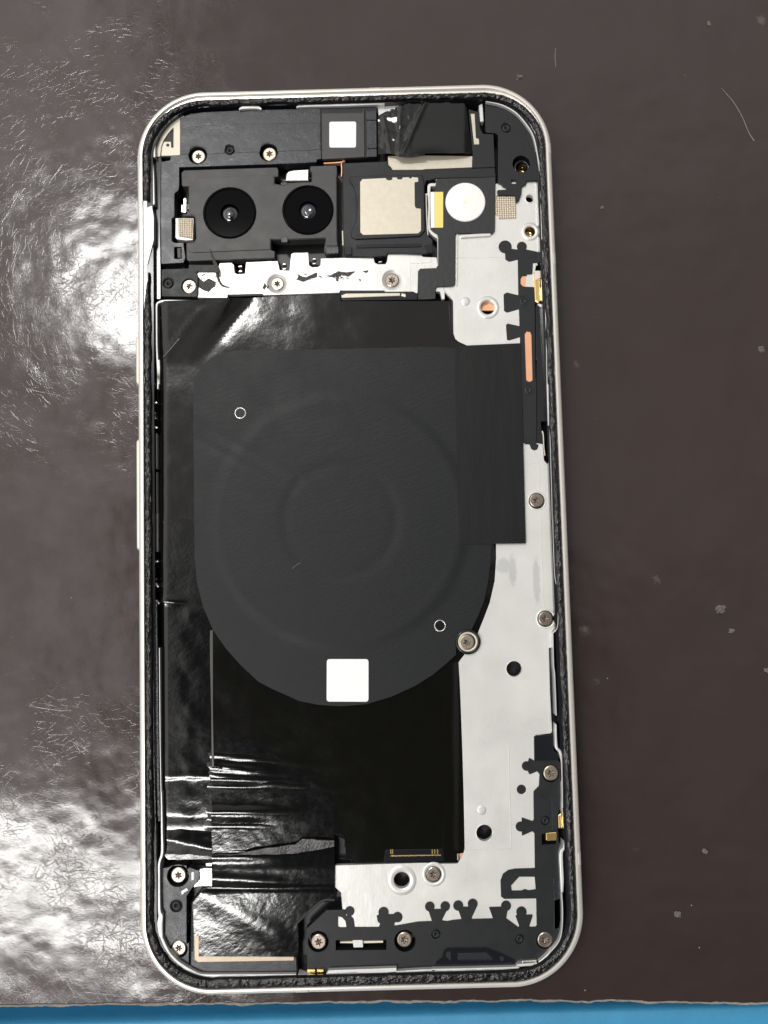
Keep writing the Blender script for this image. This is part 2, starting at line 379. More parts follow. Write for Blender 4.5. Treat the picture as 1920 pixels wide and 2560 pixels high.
    h4 = N('ShaderNodeBump'); h4.inputs['Distance'].default_value = 0.0035; h4.inputs['Strength'].default_value = 0.36; L(M('MULTIPLY', NZ(MP(0.3, (1, 1, 1)), 38, 3, 0.6), MR(NZ(co, 1.1, 4, 0.6), 0.3, 0.65, 0.35, 1.0)), h4.inputs['Height']); L(h2.outputs[0], h4.inputs['Normal']); h2 = h4
    h3 = N('ShaderNodeBump'); h3.inputs['Distance'].default_value = 0.006; h3.inputs['Strength'].default_value = 0.8; h3.invert = True
    L(M('ADD', M('MULTIPLY', scr, 0.24), spk), h3.inputs['Height']); L(h2.outputs[0], h3.inputs['Normal']); L(h3.outputs[0], b.inputs['Normal'])
M_mat = mat('worn_brown_vinyl', (0.05, 0.04, 0.04), 0.22, extra=mat_extra)
M_matedge = mat('torn_pale_edge', (0.24, 0.22, 0.19), 0.8, 0.0, [(20, 0.03, 0.8)], var=0.3, vscale=9)
M_blue = mat('blue_silicone', (0.045, 0.27, 0.48), 0.5, 0.0, [(25, 0.01, 0.4)], var=0.08, vscale=2)

# ------------------------------------------------------------------ setting: blue bench top and the brown mat on it
bx = Mesh(); e0 = at((0, 2535), -0.35); zb = -0.62
ys = [-60.0, at((960, 2560), -0.40).y-1.2]
prof = [(-400, -0.40), (-8.60, -0.40), (-8.45, -0.42), (-8.40, -0.47), (-8.37, -0.60), (-8.34, -0.95), (-8.28, -1.05), (-7.7, -1.05), (-7.6, -0.205), (400, -0.205)]
rows = [[bx.bm.verts.new((x, y, z)) for y, z in prof] for x in (-400, 400)]
for k in range(len(prof)-1):
    f = bx.bm.faces.new((rows[0][k], rows[1][k], rows[1][k+1], rows[0][k+1])); f.smooth = True
o = bx.build('bench_top', M_blue); o['kind'] = 'structure'

def ragged(): 
    pts = []; x = -30.0
    e = [at(q, 0) for q in t('Z 0,2513 600,2507 960,2503 1400,2500 1920,2508')]
    while x <= 30.0:
        y = None
        for a, b in zip(e, e[1:]):
            if a.x <= x <= b.x: y = a.y+(b.y-a.y)*(x-a.x)/(b.x-a.x)
        if y is None: y = e[0].y if x < 0 else e[-1].y
        pts.append((x, y+0.03*fbm(x, 0, 1.3, 5, 3)+0.012*fbm(x, 0, 9, 2, 8))); x += 0.05
    return pts
RG = ragged()
m = Mesh(); n = len(RG)
top = [m.bm.verts.new((x, y+0.02, 0.0)) for x, y in RG]; t2 = [m.bm.verts.new((x, y, -0.012)) for x, y in RG]
far = [m.bm.verts.new((x, 40, 0.0)) for x, y in RG]
for k in range(n-1):
    m.bm.faces.new((top[k], top[k+1], far[k+1], far[k])); m.bm.faces.new((t2[k], t2[k+1], top[k+1], top[k]))
bo = [m.bm.verts.new((x, y+0.05, -0.20)) for x, y in RG]
for k in range(n-1): m.bm.faces.new((bo[k], bo[k+1], t2[k+1], t2[k]))
work_mat = bpy.data.objects.new('work_mat', None); COL.objects.link(work_mat); work_mat['label'] = 'scratched dark brown mat under the opened phone'; work_mat['category'] = 'mat'
m.build('mat_sheet', M_mat, work_mat)
m = Mesh(); pr = None
for x, y in RG:
    w = 0.035+0.03*abs(fbm(x, 5, 1.7, 4, 6)); row = [m.bm.verts.new(c) for c in ((x, y+0.03, -0.004-0.03), (x, y-w, -0.035-0.01*fbm(x, 0, 3, 3)), (x, y-w+0.01, -0.18), (x, y+0.03, -0.18))]
    if pr:
        for k in range(3): m.bm.faces.new((pr[k], row[k], row[k+1], pr[k+1]))
    pr = row
m.build('frayed_edge', M_matedge, work_mat)

# lint, fibre and crumbs lying on the mat
def loose(name, label, cat, mesh, mtl, group=None):
    if name == 'lint': mesh.slab(None, 0.006, 0.001, bev=0.001, raw=LAST[0])
    o = mesh.build(name, mtl); o['label'] = label; o['category'] = cat
    if group: o['group'] = group
random.seed(4)
loose('fibre', 'long pale curved hair on the mat right of the phone', 'fibre', Mesh().path('Z 1804,221 1832,252 1855,290 1872,330 1886,352', [0.006, 0.012, 0.012, 0.012, 0.02], 0.016, 0.002), M_grime)
loose('fibre', 'short straight pale thread above the top right corner of the phone', 'fibre', Mesh().path('Z 1389,120 1388,145 1390,168', 0.010, 0.014, 0.002), M_grime)
LAST = [None]
def flake(px, py, w, h, seed, strands=7):
    random.seed(seed); ms = Mesh(); c = at((px, py), 0); s = 0.00664
    LAST[0] = [Vector((c.x+w*s*0.5*r_*math.cos(a_), c.y+h*s*0.5*r_*math.sin(a_))) for a_, r_ in ((2*math.pi*k/22, random.uniform(0.35, 0.95)) for k in range(22))]
    for k in range(strands*5):
        x = c.x+random.uniform(-.33, .33)*w*s; y = c.y+random.uniform(-.33, .33)*h*s; a = random.uniform(0, 6.28); pts = []
        for j in range(3):
            pts.append(Vector((x, y))); a += random.uniform(-1.0, 1.0); st = random.uniform(0.6, 2.4)*s; x += st*math.cos(a); y += st*math.sin(a)
        zt = 0.008+0.0008*k
        ms.path(None, [0.004, 0.011, 0.004], zt, 0.001, pts=pts)
    return ms
for lab, q in (('largest pale lint tuft on the mat right of the phone', (1800, 1522, 34, 26, 1, 16)), ('small pale lint tuft just below the largest one', (1828, 1576, 18, 12, 2, 8)),
               ('white lint knot at the right edge of the photo beside the upper phone', (1902, 874, 18, 18, 3, 12)), ('pale flake at the top right corner of the mat', (1771, 60, 10, 16, 4, 6)),
               ('pale lint speckle just above the top right curve of the phone', (1300, 193, 20, 8, 5, 7)), ('grey lint star on the mat at the lower right', (1762, 2128, 16, 12, 6, 8)),
               ('faint grey lint tuft near the bottom right of the mat', (1692, 2285, 20, 18, 7, 9)), ('pale lint at the right edge just below the large tufts', (1914, 1676, 12, 14, 8, 7)),
               ('small white chip on the mat close to the upper right side of the phone', (1505, 520, 7, 9, 9, 6))):
    loose('lint', lab, 'lint', flake(*q), M_grime, 'lint tufts scattered on the brown mat')

# ------------------------------------------------------------------ THE PHONE
phone = bpy.data.objects.new('smartphone', None); COL.objects.link(phone)
phone['label'] = 'opened smartphone without its back, cream frame, lying on brown mat'; phone['category'] = 'phone'
W, H, R = 3.54, 7.455, 1.17
PATH = []
def make_path():
    cs = [(W-R, H-R, 0), (-(W-R), H-R, 90), (-(W-R), -(H-R), 180), (W-R, -(H-R), 270)]
    for i, (cx, cy, a0) in enumerate(cs):
        for k in range(91):
            a = math.radians(a0+90*k/90); PATH.append((Vector((cx, cy)), Vector((math.cos(a), math.sin(a)))))
        nx = cs[(i+1) % 4]; a = math.radians(a0+90); nn = Vector((math.cos(a), math.sin(a)))
        L_ = (Vector(nx[:2])-Vector((cx, cy))).length; k_ = int(L_/0.02)
        for k in range(1, k_): PATH.append((Vector((cx, cy)).lerp(Vector(nx[:2]), k/k_), nn))
make_path(); NP = len(PATH)
def pp(i, d): c, n_ = PATH[i % NP]; return c+n_*(R+d)
def near(q, z=0.6):
    p = at(q, z).to_2d(); return min(range(NP), key=lambda i: (pp(i, 0)-p).length)
def loft(ms, prof, i0=0, i1=None, smooth=True, fn=None):
    closed = i1 is None; rng = range(NP) if closed else range(i0, (i1 if i1 > i0 else i1+NP)+1)
    rows = []
    for i in rng:
        pr = prof if fn is None else fn(i)
        rows.append([ms.bm.verts.new((*pp(i, d), z)) for d, z in pr])
    prs = list(zip(rows, rows[1:]))+([(rows[-1], rows[0])] if closed else [])
    for a, b in prs:
        for k in range(len(a)-1):
            f = ms.bm.faces.new((a[k], a[k+1], b[k+1], b[k])); f.smooth = smooth
    if not closed: ms.bm.faces.new(rows[0]); ms.bm.faces.new(rows[-1][::-1])
    return ms
OUT = [(-0.06, 0.0), (-0.02, 0.04), (-0.002, 0.12), (0, 0.25), (0, 0.62), (-0.005, 0.68), (-0.016, 0.73), (-0.034, 0.765), (-0.062, 0.782), (-0.080, 0.786)]
fr = loft(Mesh(), OUT, smooth=True).build('frame', M_frame, phone, fix=True)
INR = [(-0.080, 0.784), (-0.083, 0.800), (-0.108, 0.800), (-0.113, 0.795), (-0.118, 0.752), (-0.175, 0.746), (-0.178, 0.725)]
loft(Mesh(), [(-0.17, 0.722), (-0.27, 0.715), (-0.275, 0.30)], smooth=False).build('seal_ledge', M_gloss, fr, fix=True)
loft(Mesh(), INR, smooth=False).build('inner_rim', M_rimline, fr, fix=True)
for q in ((345, 412), (345, 690), (354, 2170), (940, 228), (760, 2477), (1383, 382), (1392, 655), (1447, 2140)):
    i = near(q); loft(Mesh(), [(d+0.003, z+0.0015) for d, z in OUT[1:]]+[(-0.081, 0.70)], i-5, i+5).build('antenna_line', M_band, fr, fix=True)
def button(q0, q1):
    a = at(q0, 0.45); b = at(q1, 0.45); ms = Mesh(); n = 14; y0, y1 = b.y, a.y; x0 = -W-0.075; rows = []
    prof = [(-W+0.05, 0.28), (x0+0.012, 0.30), (x0, 0.33), (x0, 0.55), (x0+0.012, 0.59), (x0+0.03, 0.60), (-W+0.05, 0.60)]
    for y, k in ((y0, 0.6), (y0+0.02, 0.9), (y0+0.06, 1), (y1-0.06, 1), (y1-0.02, 0.9), (y1, 0.6)):
        rows.append([ms.bm.verts.new((-W+0.05+(x-(-W+0.05))*k, y, 0.44+(z-0.44)*k)) for x, z in prof])
    for u, v in zip(rows, rows[1:]):
        for k in range(len(prof)-1): ms.bm.faces.new((u[k], u[k+1], v[k+1], v[k])).smooth = True
    ms.bm.faces.new(rows[0]); ms.bm.faces.new(rows[-1][::-1])
    ms.build('side_button', M_frame, phone, fix=True)
button((336, 843), (336, 968)); button((338, 1100), (338, 1378))

# tray under everything
m = Mesh(); m.slab(None, 0.33, 0.05, raw=[pp(i, -0.27) for i in range(0, NP, 4)]); m.build('inner_tray', M_floor, phone)

# torn black foam adhesive round the rim
g0 = near((352, 690)); g1 = near((350, 512))
def gfn(i):
    a = i*0.02; top = max(0.0, PATH[i % NP][1].y)**2; w0 = -0.118-0.052*top+0.010*fbm(a, 0, 2.5, 3, 1); w1 = -0.256+0.028*PATH[i % NP][1].x**2+0.018*fbm(a, 0, 2.2, 4, 2)
    ta = min(1.0, ((i-g0) % NP)/32.0); w0 = w0*ta+(w1+0.03)*(1-ta)
    pr = [(w0, 0.72)]
    for k in range(13):
        u = k/12; d = w0+(w1-w0)*u
        z = 0.762+0.024*math.sin(math.pi*min(max(u, .03), .97))**0.6+0.014*fbm(a, d, 9.0, 3, 3)+0.012*fbm(a*1.3, d*1.3, 24.0, 2, 7)
        pr.append((d, z))
    pr.append((w1, 0.68)); return pr
loft(Mesh(), None, g0, g1, fn=gfn).build('foam_gasket', M_gasket, phone, fix=True)
# second, inner bead of adhesive on the lower left side
Mesh().path('I 245,1000 250,1300 255,1659 M 262,400 265,800 270,1200 280,1659 O 205,500 205,700', 0.022, 0.735, 0.5).path('I 285,1010 290,1300 295,1659 M 300,400 305,800 310,1200 318,1659 O 245,300', 0.05, 0.70, 0.5).build('gasket_bead', M_gasket, phone)

# pale inner lip of the metal frame, in the stretches where it shows
lipw = 0.022
m = Mesh()
m.path('C 640,222 800,255 950,335 1070,470 1140,600 1180,800 1210,1000 1215,1200 1228,1650', [0.012, 0.02, 0.022, 0.022, 0.02, 0.022, 0.03, 0.03, 0.03], 0.725, 0.45)
m.path('F 1228,0 1245,400 1262,740 1272,1100 1285,1659', [0.03, 0.03, 0.035, 0.03, 0.03], 0.725, 0.45)
m.path('H 1112,0 1118,300 1126,680', [0.03, 0.032, 0.02], 0.725, 0.45)
m.path('H 1138,690 1150,1100 1158,1350 1165,1659 K 1250,100 1262,500 1275,760 1300,900 1305,1250 1255,1340', 0.012, 0.72, 0.45)
m.path('K 1255,1340 1262,1659 L 1275,300 1290,700', 0.012, 0.72, 0.45)
m.path('L 1285,790 1290,1020 1330,1080 1345,1200 1355,1659', [0.02, 0.04, 0.04, 0.02, 0.012], 0.72, 0.45)
m.path('R 1355,0 1350,180 1375,300 1375,560 1340,640 1350,900 1350,1040', [0.012, 0.014, 0.02, 0.03, 0.05, 0.05, 0.03], 0.715, 0.45)
m.path('R 1345,1050 1355,1250 1345,1450 1310,1560 1230,1659', 0.016, 0.715, 0.45)
m.path('U 1240,480 1170,560 1110,610', [0.016, 0.03, 0.03], 0.715, 0.45)
m.path('U 1110,625 890,640 870,662 400,680 0,690', [0.03, 0.04, 0.03, 0.04, 0.045], 0.70, 0.45)
m.path('U 30,690 Z 1050,2427 960,2433 860,2437 745,2439', [0.03, 0.03, 0.03, 0.03, 0.03], 0.70, 0.45)
m.slab('Z 751,2437 770,2440 812,2440 822,2426 992,2420 990,2441 752,2447', 0.70, 0.5, rad=0.01)
m.path('S 1659,738 1200,742 800,745 680,742 600,725 480,660 400,590 330,500 265,370 250,330', [0.03, 0.03, 0.035, 0.04, 0.08, 0.09, 0.07, 0.05, 0.06, 0.07], 0.70, 0.45)
m.path('O 250,1500 245,1380 255,1290 240,1220 238,900 240,740 270,630 268,400 262,0', [0.08, 0.085, 0.07, 0.04, 0.032, 0.035, 0.04, 0.03, 0.02], 0.71, 0.45)
m.path('M 345,1659 338,1300 332,900 325,0', 0.014, 0.69, 0.45)
m.path('A 190,800 175,640 200,560 280,440 380,350 500,285 620,258'.replace('175,640', '190,690'), 0.03, 0.70, 0.45)
m.path('A 165,850 175,1000 178,1250 185,1290', [0.03, 0.04, 0.05, 0.03], 0.71, 0.45)
m.path('D 165,400 160,800 170,1200 175,1600 Z 385,960', 0.02, 0.71, 0.45)
m.path('A 1070,305 1110,285 1250,280 1300,300', [0.02, 0.05, 0.05, 0.02], 0.715, 0.45)
m.path('B 90,285 150,266 500,258 900,243 1000,236', [0.02, 0.04, 0.035, 0.04, 0.05], 0.70, 0.45)
m.build('inner_lip', M_lip, phone)
# bare ledge where the adhesive is missing on the upper left
m = Mesh(); m.slab('A 75,1310 110,1325 165,1300 185,1420 185,1659 D 175,200 130,380 110,450 80,500 62,480 60,0', 0.745, 0.60, bev=0.004); m.build('bare_ledge', M_lip, phone)

# ---- the large pale shield plate, right and bottom
SC = 'F 430,800'
plate_out = ('C 735,1075 1065,1040 1155,1045 1185,1180 1195,1450 F 1195,0 1190,290 1150,500 1150,1659 H 1000,860 1065,872 1080,1040 1115,1080 1135,1200 1150,1400 '
  'K 1232,0 1240,200 1255,1000 1262,1090 1275,1285 1240,1325 1240,1490 1205,1495 L 1212,0 1225,480 1245,860 1235,885 1125,900 1125,1300 R 1122,300 1105,1425 870,1425 Q 1493,1372 1110,1408 700,1430 500,1440 510,1280 565,1220 550,1045 483,985 485,762 '
  '1000,747 1400,735 R 0,735 100,745 270,742 325,640 340,590 328,0 L 315,1050 300,650 285,300 275,150 340,62 430,20 K 430,1530 465,1450 475,1340 540,1180 600,1020 650,800 665,560 '
  '665,415 600,300 F 600,1400 445,1262 370,1235 325,1190 303,1130 300,790 200,690 195,655 290,645 322,625 325,95')
screws = []   # (tile point, hole radius px, dark, z)
def rr(z_): return z_/K*0.00664
m = Mesh()
m.slab(plate_out, 0.60, 0.52, rad=0.02, bev=0.006, holes=[('F 660,865', rr(74)), ('C 1097,1228', rr(42)), ('C 1100,1570', rr(56)), ('L 853,217', rr(78)), ('R 545,425', rr(80)), ('L 928,1467', rr(47)), ('Q 1180,915', rr(80)),
       ('H 1005,1460', rr(84)), ('K 1180,1190', rr(84)), ('Q 1510,855', rr(80))])
pl = m.build('shield_plate', M_plate, phone)
def boss(spec, r0, r1, z1, name='screw_boss', par=None, mt=None):
    c = flat(spec, z1)[0]; Mesh().lathe(c, [(rr(r1), 0.598), (rr(r1)-0.004, z1), (rr(r0)+0.004, z1+0.001), (rr(r0), z1-0.004), (rr(r0), 0.50)]).build(name, mt or M_plate, par or phone)
boss('F 660,865', 76, 124, 0.6065, par=pl); boss('Q 1180,915', 82, 150, 0.6045, par=pl); boss('Q 1510,855', 84, 122, 0.610, par=pl)
boss('K 1180,1190', 84, 104, 0.608, par=pl); boss('H 1005,1460', 84, 98, 0.607, par=pl); boss('C 1100,1570', 56, 100, 0.609, par=pl); boss('C 1097,1228', 42, 56, 0.606, par=pl)
boss('L 853,217', 79, 90, 0.605, par=pl); boss('R 545,425', 81, 92, 0.604, par=pl)
for q in ('F 430,800', 'R 515,190'):
    c = flat(q, 0.61)[0]; Mesh().lathe(c, [(rr(50), 0.598), (rr(44), 0.606), (rr(30), 0.609), (0.001, 0.610)], cap=True).build('rivet', M_lip, pl)
m = Mesh()
m.path('L 800,1020 802,1300 808,1659', 0.010, 0.606, 0.59).path('R 808,0 822,580', 0.012, 0.606, 0.59).path('R 826,592 640,597 345,602', 0.008, 0.605, 0.59)
m.path('H 1022,1000 1030,1250 1032,1370', 0.008, 0.606, 0.59).path('K 1125,60 1135,500 1160,1085', 0.008, 0.606, 0.59).path('K 1175,1300 1185,1659', 0.008, 0.606, 0.59).path('L 1190,0 1205,500 1222,860', 0.008, 0.606, 0.59)
m.path('H 862,1078 1000,1075', 0.005, 0.604, 0.59).path('F 345,100 340,640', 0.02, 0.622, 0.59).path('F 350,345 600,350 900,335', 0.010, 0.604, 0.59)
m.path('C 1090,1040 1097,1180', 0.008, 0.605, 0.59).path('C 1103,1280 1105,1420', 0.008, 0.605, 0.59)
m.path('C 385,1620 690,1600', 0.05, 0.64, 0.59)
m.build('embossed_ridge', M_plate, pl)
# what shows down through the openings
m = Mesh(); m.slab('F 560,770 760,770 760,897 560,897', 0.50, 0.45, bev=0.002); m.build('copper_pad', M_copper, phone)
m = Mesh(); m.slab('F 996,534 1052,534 1052,655 996,655', 0.606, 0.55, bev=0.002); m.build('copper_pad', M_copper, phone)
m = Mesh(); m.slab('F 1036,1105 1116,1105 1132,1630 H 968,228 888,228', 0.606, 0.55, bev=0.002); m.build('copper_pad', M_copper, phone)
def insert(spec, r, z):
    c = flat(spec, z)[0]; ms = Mesh(); prof = [(rr(r), z)]
    for k in range(9): prof += [(rr(r)-0.004, z-0.02*k-0.008), (rr(r)-0.016, z-0.02*k-0.018)]
    ms.lathe(c, prof+[(rr(r)*0.6, z-0.19), (0.001, z-0.19)], cap=True).build('threaded_insert', M_brass, phone)
insert('C 1100,1572', 54, 0.585); insert('C 1025,925', 52, 0.56)

# ---- battery in its black wrap
def zbat(x, y, px, py):
    z = 0.60
    e = min((px-397)/14.0, 1.0); z -= 0.05*(1-max(0, e))**2
    # horizontal creases where the tape was dragged at the lower left
    g = math.exp(-((px-560)/150.0)**2) if px > 560 else 1.0
    for yc, w_, a in ((1887, 9, 0.016), (1915, 7, 0.026), (1938, 6, 0.030), (1966, 7, 0.032), (1990, 8, -0.010), (2030, 16, 0.034), (2066, 9, 0.020)):
        yy = py-(px-535)*0.11*(1 if yc < 1960 else 0.1)
        z += a*g*math.exp(-((yy-yc)/w_)**2)*(1 if px > 520 else 0.25)
    # bulge near the top left
    z += 0.010*math.exp(-(((px-590)-(py-820)*-0.45)/50.0)**2-((py-850)/70.0)**2)
    z += 0.075*max(0, y-at((450, 905), 0.6).y)*max(0.0, min(1.0, ((588-(py-790)*0.75)-px)/40.0))*(1 if py > 700 else 0)
    # a fold running diagonally
    dgl = (px-404)+(py-900)*0.82
    z += 0.006*math.exp(-(dgl/7.0)**2)*(1 if 770 < py < 905 else 0)
    z += 0.004*fbm(x, y, 1.2, 3, 5)
    return z
m = Mesh()
m.sheet('D 262,828 300,808 700,795 E 0,738 540,722 545,795 1659,795 F 255,790 292,800 303,1150 330,1210 Z 1165,862 1200,900 1235,1360 K 665,560 650,800 600,1020 540,1180 475,1340 465,1450 430,1530 340,1562 L 275,150 285,300 300,650 315,1050 328,1659 '
        'R 330,590 325,640 270,650 262,735 Q 700,738 650,690 600,690 590,500 480,440 480,600 O 785,650 780,700 330,705 290,660 Z 404,2020 398,1500 396,1200 397,960', zbat, step=0.06, skirt=0.25)
m.build('battery', M_tapeB, phone, label='battery in glossy black film, dark at its lower half')
# long glossy tape down the left edge of the battery
def zlt(x, y, px, py):
    z = 0.612; e = min((px-398)/16.0, 1.0); z -= 0.05*(1-max(0, e))**2
    z += 0.016*math.exp(-((py-1508-(px-400)*0.02)/6.0)**2)*max(0, 1-(px-398)/75.0)
    for yc, w_, a, sl in ((1940, 5, 0.008, 0.0), (2066, 16, -0.018, 0.0), (2100, 14, 0.010, 0.25)):
        z += a*math.exp(-(((py-(px-430)*sl)-yc)/w_)**2)
    z += 0.0035*fbm(x, y, 1.6, 3, 2)*min(1, max(0, (py-1750)/100.0))
    z += 0.010*math.exp(-((px-470)/30.0)**2)*fbm(x, y, 1.5, 3, 9)
    if py > 2120: z -= 0.03*((py-2120)/30)**2
    return z
m = Mesh(); m.sheet('I 318,1030 595,1035 760,1045 870,1300 850,1659 M 850,0 850,900 845,1250 856,1460 O 780,20 785,660 775,695 340,690 300,650 Z 402,2000 397,1600', zlt, step=0.045, skirt=0.06)
m.build('battery_tape', M_tapeW, phone, label='long crinkled glossy tape down the lower left of the battery')
def zlt2(x, y, px, py): return 0.606-0.05*max(0, 1-(px-396)/14.0)**2+0.004*fbm(x, y, 1.3, 2, 4)+0.02*math.exp(-((py-1500)/8.0)**2)*max(0, 1-(px-398)/70.0)
m = Mesh(); m.sheet('I 318,170 360,175 600,150 690,170 Z 500,1420 540,1560 I 700,1030 318,1022', zlt2, step=0.05); m.build('battery_tape', M_tape, phone)
# creased lower wrap, right of the left tape
def zcr(x, y, px, py):
    g = math.exp(-(max(0, px-600)/95.0)**2); z = 0.607+0.002*fbm(x, y, 2, 3, 4)
    for yc, w_, a, sl in ((1918, 11, 0.012, 0.10), (1948, 9, 0.014, 0.03), (2036, 18, 0.018, 0.01)):
        z += a*g*math.exp(-(((py-(px-530)*sl)-yc)/w_)**2)
    return z
m = Mesh(); m.sheet('M 895,900 1300,960 1659,1200 Z 830,1990 840,2080 O 1659,520 1250,590 800,630 785,500 M 855,1400 850,1240', zcr, step=0.035, skirt=0.012)
m.build('crease', M_tapeW, phone)
m = Mesh(); m.path('I 866,1310 866,1659 M 868,300 872,700 880,1230', [0.05, 0.05, 0.045, 0.03, 0.04], 0.628, 0.60); m.build('tape_seam', mat('grey_tape_seam', (0.06, 0.06, 0.055), 0.3), phone)
m = Mesh(); m.path('F 262,790 272,1000 285,1190', 0.010, 0.625, 0.58); m.path('F 290,800 300,1150 330,1205 430,1255', 0.008, 0.622, 0.58); m.path('D 690,850 500,1120 280,1385', [0.003, 0.006, 0.012], 0.635, 0.60)
m.build('wrap_edge', M_gloss, phone)
# right side: taped flap of the battery along the plate
def zrf(x, y, px, py): return 0.608+0.006*math.sin((px-1100)/14.0)+0.003*fbm(x, y*0.4, 3, 3, 2)-0.02*max(0, (px-1138)/18)**2
m = Mesh(); m.sheet('L 150,180 275,140 285,300 300,650 315,1050 328,1659 R 335,590 320,620 100,590 Z 1115,2000 1108,1800', zrf, step=0.05, skirt=0.02); m.build('battery_flap', M_tapeB, phone)
# battery connector
m = Mesh(); m.slab('Q 1010,600 1610,590 1625,720 1400,725 990,735', 0.612, 0.5); cn = m.build('battery_connector', M_gloss, phone)
m = Mesh(); m.path('Q 1065,664 1300,660 1585,656', 0.018, 0.622, 0.60); m.build('gold_contact', M_gold, cn)
m = Mesh(); [m.slab('Q %d,595 %d,595 %d,645 %d,645' % (x, x+12, x+12, x), 0.618, 0.6, bev=0.001) for x in (1060, 1078, 1490, 1515, 1545)]; m.build('gold_contact', mat('dull_gold', (0.30, 0.22, 0.06), 0.4, 0.6), cn)
m = Mesh(); m.slab('R 285,640 330,630 300,695 290,695', 0.603, 0.5); m.build('copper_tab', M_copper, phone)
m = Mesh(); m.slab('R 262,640 280,640 280,710 262,710', 0.61, 0.5); m.build('steel_tab', M_steel, phone)
m = Mesh(); m.path('Q 490,440 560,450 590,500 588,560', 0.012, 0.625, 0.59); m.path('Q 530,690 650,700 660,730', 0.014, 0.62, 0.59); m.path('Q 660,730 985,725', 0.008, 0.615, 0.59); m.build('wrap_corner', M_gloss, phone)

# ---- charging coil film with the coil pressed through it
cc = at((850, 1300), 0.64)
def zcoil(x, y, px, py):
    r = math.hypot(x-cc.x, y-cc.y); th = math.atan2(y-cc.y, x-cc.x); z = 0.640
    z += 0.012*(0.5+0.5*math.tanh((2.02-r)/0.035))                   # coil disc stands proud
    z += 0.010*math.exp(-((r-2.06)/0.07)**2)
    z -= 0.004*(0.5+0.5*math.tanh((0.88-r)/0.07))
    z -= 0.006*math.exp(-((r-0.93)/0.09)**2)
    # lead-out groove
    a = at((470, 1065), .64); b = at((745, 1215), .64); u = (b-a).to_2d(); L_ = u.length; u.normalize(); v = Vector((x-a.x, y-a.y)); s_ = v.dot(u); d_ = abs(v.x*u.y-v.y*u.x)
    if 0 < s_ < L_: z -= 0.010*math.exp(-((d_-0.12)/0.06)**2)
    return z
m = Mesh()
m.sheet('D 1659,1308 1200,1312 1000,1318 900,1342 790,1390 700,1470 630,1560 G 700,190 681,280 678,600 686,1200 688,1659 I 690,200 692,500 715,800 780,1060 880,1300 1020,1500 1160,1659 M 1350,345 1500,425 1659,495 '
        'N 200,548 400,588 640,602 900,580 1150,505 1400,392 1659,228 L 0,280 K 140,1659 250,1560 245,1480 240,1410 270,1345 330,1315 400,1322 480,1150 540,1000 580,800 605,600 610,420 F 340,1290 0,1276 E 1000,1288', zcoil, step=0.055, rad=0.02, skirt=0.05)
coil = m.build('charging_coil', M_film, phone, label='matte graphite charging coil film, round at the bottom')
m = Mesh(); m.sheet('F 318,1272 1000,1243 H 835,0 846,430 860,870 880,1659 K 970,410 288,417 Z 1145,1250', lambda x, y, px, py: 0.660+0.004*fbm(x*1.6, y*0.25, 1.2, 2, 7), step=0.08, rad=0.002, skirt=0.012)
m.build('film_patch', M_nfc, phone, label='smooth black rectangular film overlapping coil and shield plate')
for q, zz, par in (('G 1165,550', 0.648, coil), ('J 1577,1262', 0.652, coil)):
    c = flat(q, zz)[0]; Mesh().lathe(c, [(rr(62), zz-0.01), (rr(60), zz+0.004), (rr(50), zz+0.004), (rr(48), zz-0.02)]).build('eyelet', M_steel, par)
    Mesh().disc(c, rr(50), zz+0.001, zz-0.02).build('eyelet_hole', M_gloss, par)
m = Mesh(); m.slab('N 485,115 918,115 918,558 483,556', 0.653, 0.64, rad=0.05, bev=0.002); m.build('label_sticker', M_white, phone, label='larger blank white sticker at the bottom of the coil')
for q in ('J 45,670 90,630 135,605',): m = Mesh(); m.path(q, 0.006, 0.6575, 0.65); m.build('scratch', M_grime, coil)

# ---- screws
def screw(spec, z, dark=False, r=76, rot=None, label=None):
    c = flat(spec, z)[0]; R_ = rr(r); rt = random.uniform(0, 1) if rot is None else rot; n = 36
    star = [Vector((c.x+R_*(0.40+0.12*math.cos(6*(2*math.pi*k/n)+0))*math.cos(2*math.pi*k/n+rt), c.y+R_*(0.40+0.12*math.cos(6*2*math.pi*k/n))*math.sin(2*math.pi*k/n+rt))) for k in range(n)][::-1]
    ms = Mesh(); bm = ms.bm
    def ring(ps, zz): return [bm.verts.new((p.x, p.y, zz)) for p in ps]
    o0 = circle(c.x, c.y, R_, n); rings = [ring(o0, z-0.08), ring(o0, z-0.018), ring(circle(c.x, c.y, R_-0.006, n), z-0.006), ring(circle(c.x, c.y, R_-0.020, n), z)]
    for a, b in zip(rings, rings[1:]):
        for k in range(n): bm.faces.new((a[k-1], a[k], b[k], b[k-1]))
    st = ring(star, z); s2 = ring(inset(star, 0.0), z-0.05)
    fv = rings[-1]+st
    for tri in tessellate_polygon([[v.co for v in rings[-1]], [v.co for v in st]]):
        f = bm.faces.new([fv[k] for k in tri]); f.normal_update()
        if f.normal.z < 0: f.normal_flip()
    so = ms.build('screw', M_screwd if dark else M_screw, phone, label=label)
    ms = Mesh(); bm = ms.bm; up = ring_ = [bm.verts.new((p.x, p.y, z-0.0005)) for p in star]; dn = [bm.verts.new((c.x+(p.x-c.x)*0.9, c.y+(p.y-c.y)*0.9, z-0.03)) for p in star]; mid = bm.verts.new((c.x, c.y, z-0.05))
    for k in range(n): bm.faces.new((up[k-1], up[k], dn[k], dn[k-1])); bm.faces.new((dn[k-1], dn[k], mid))
    ms.build('torx_socket', M_socket, so, fix=False)
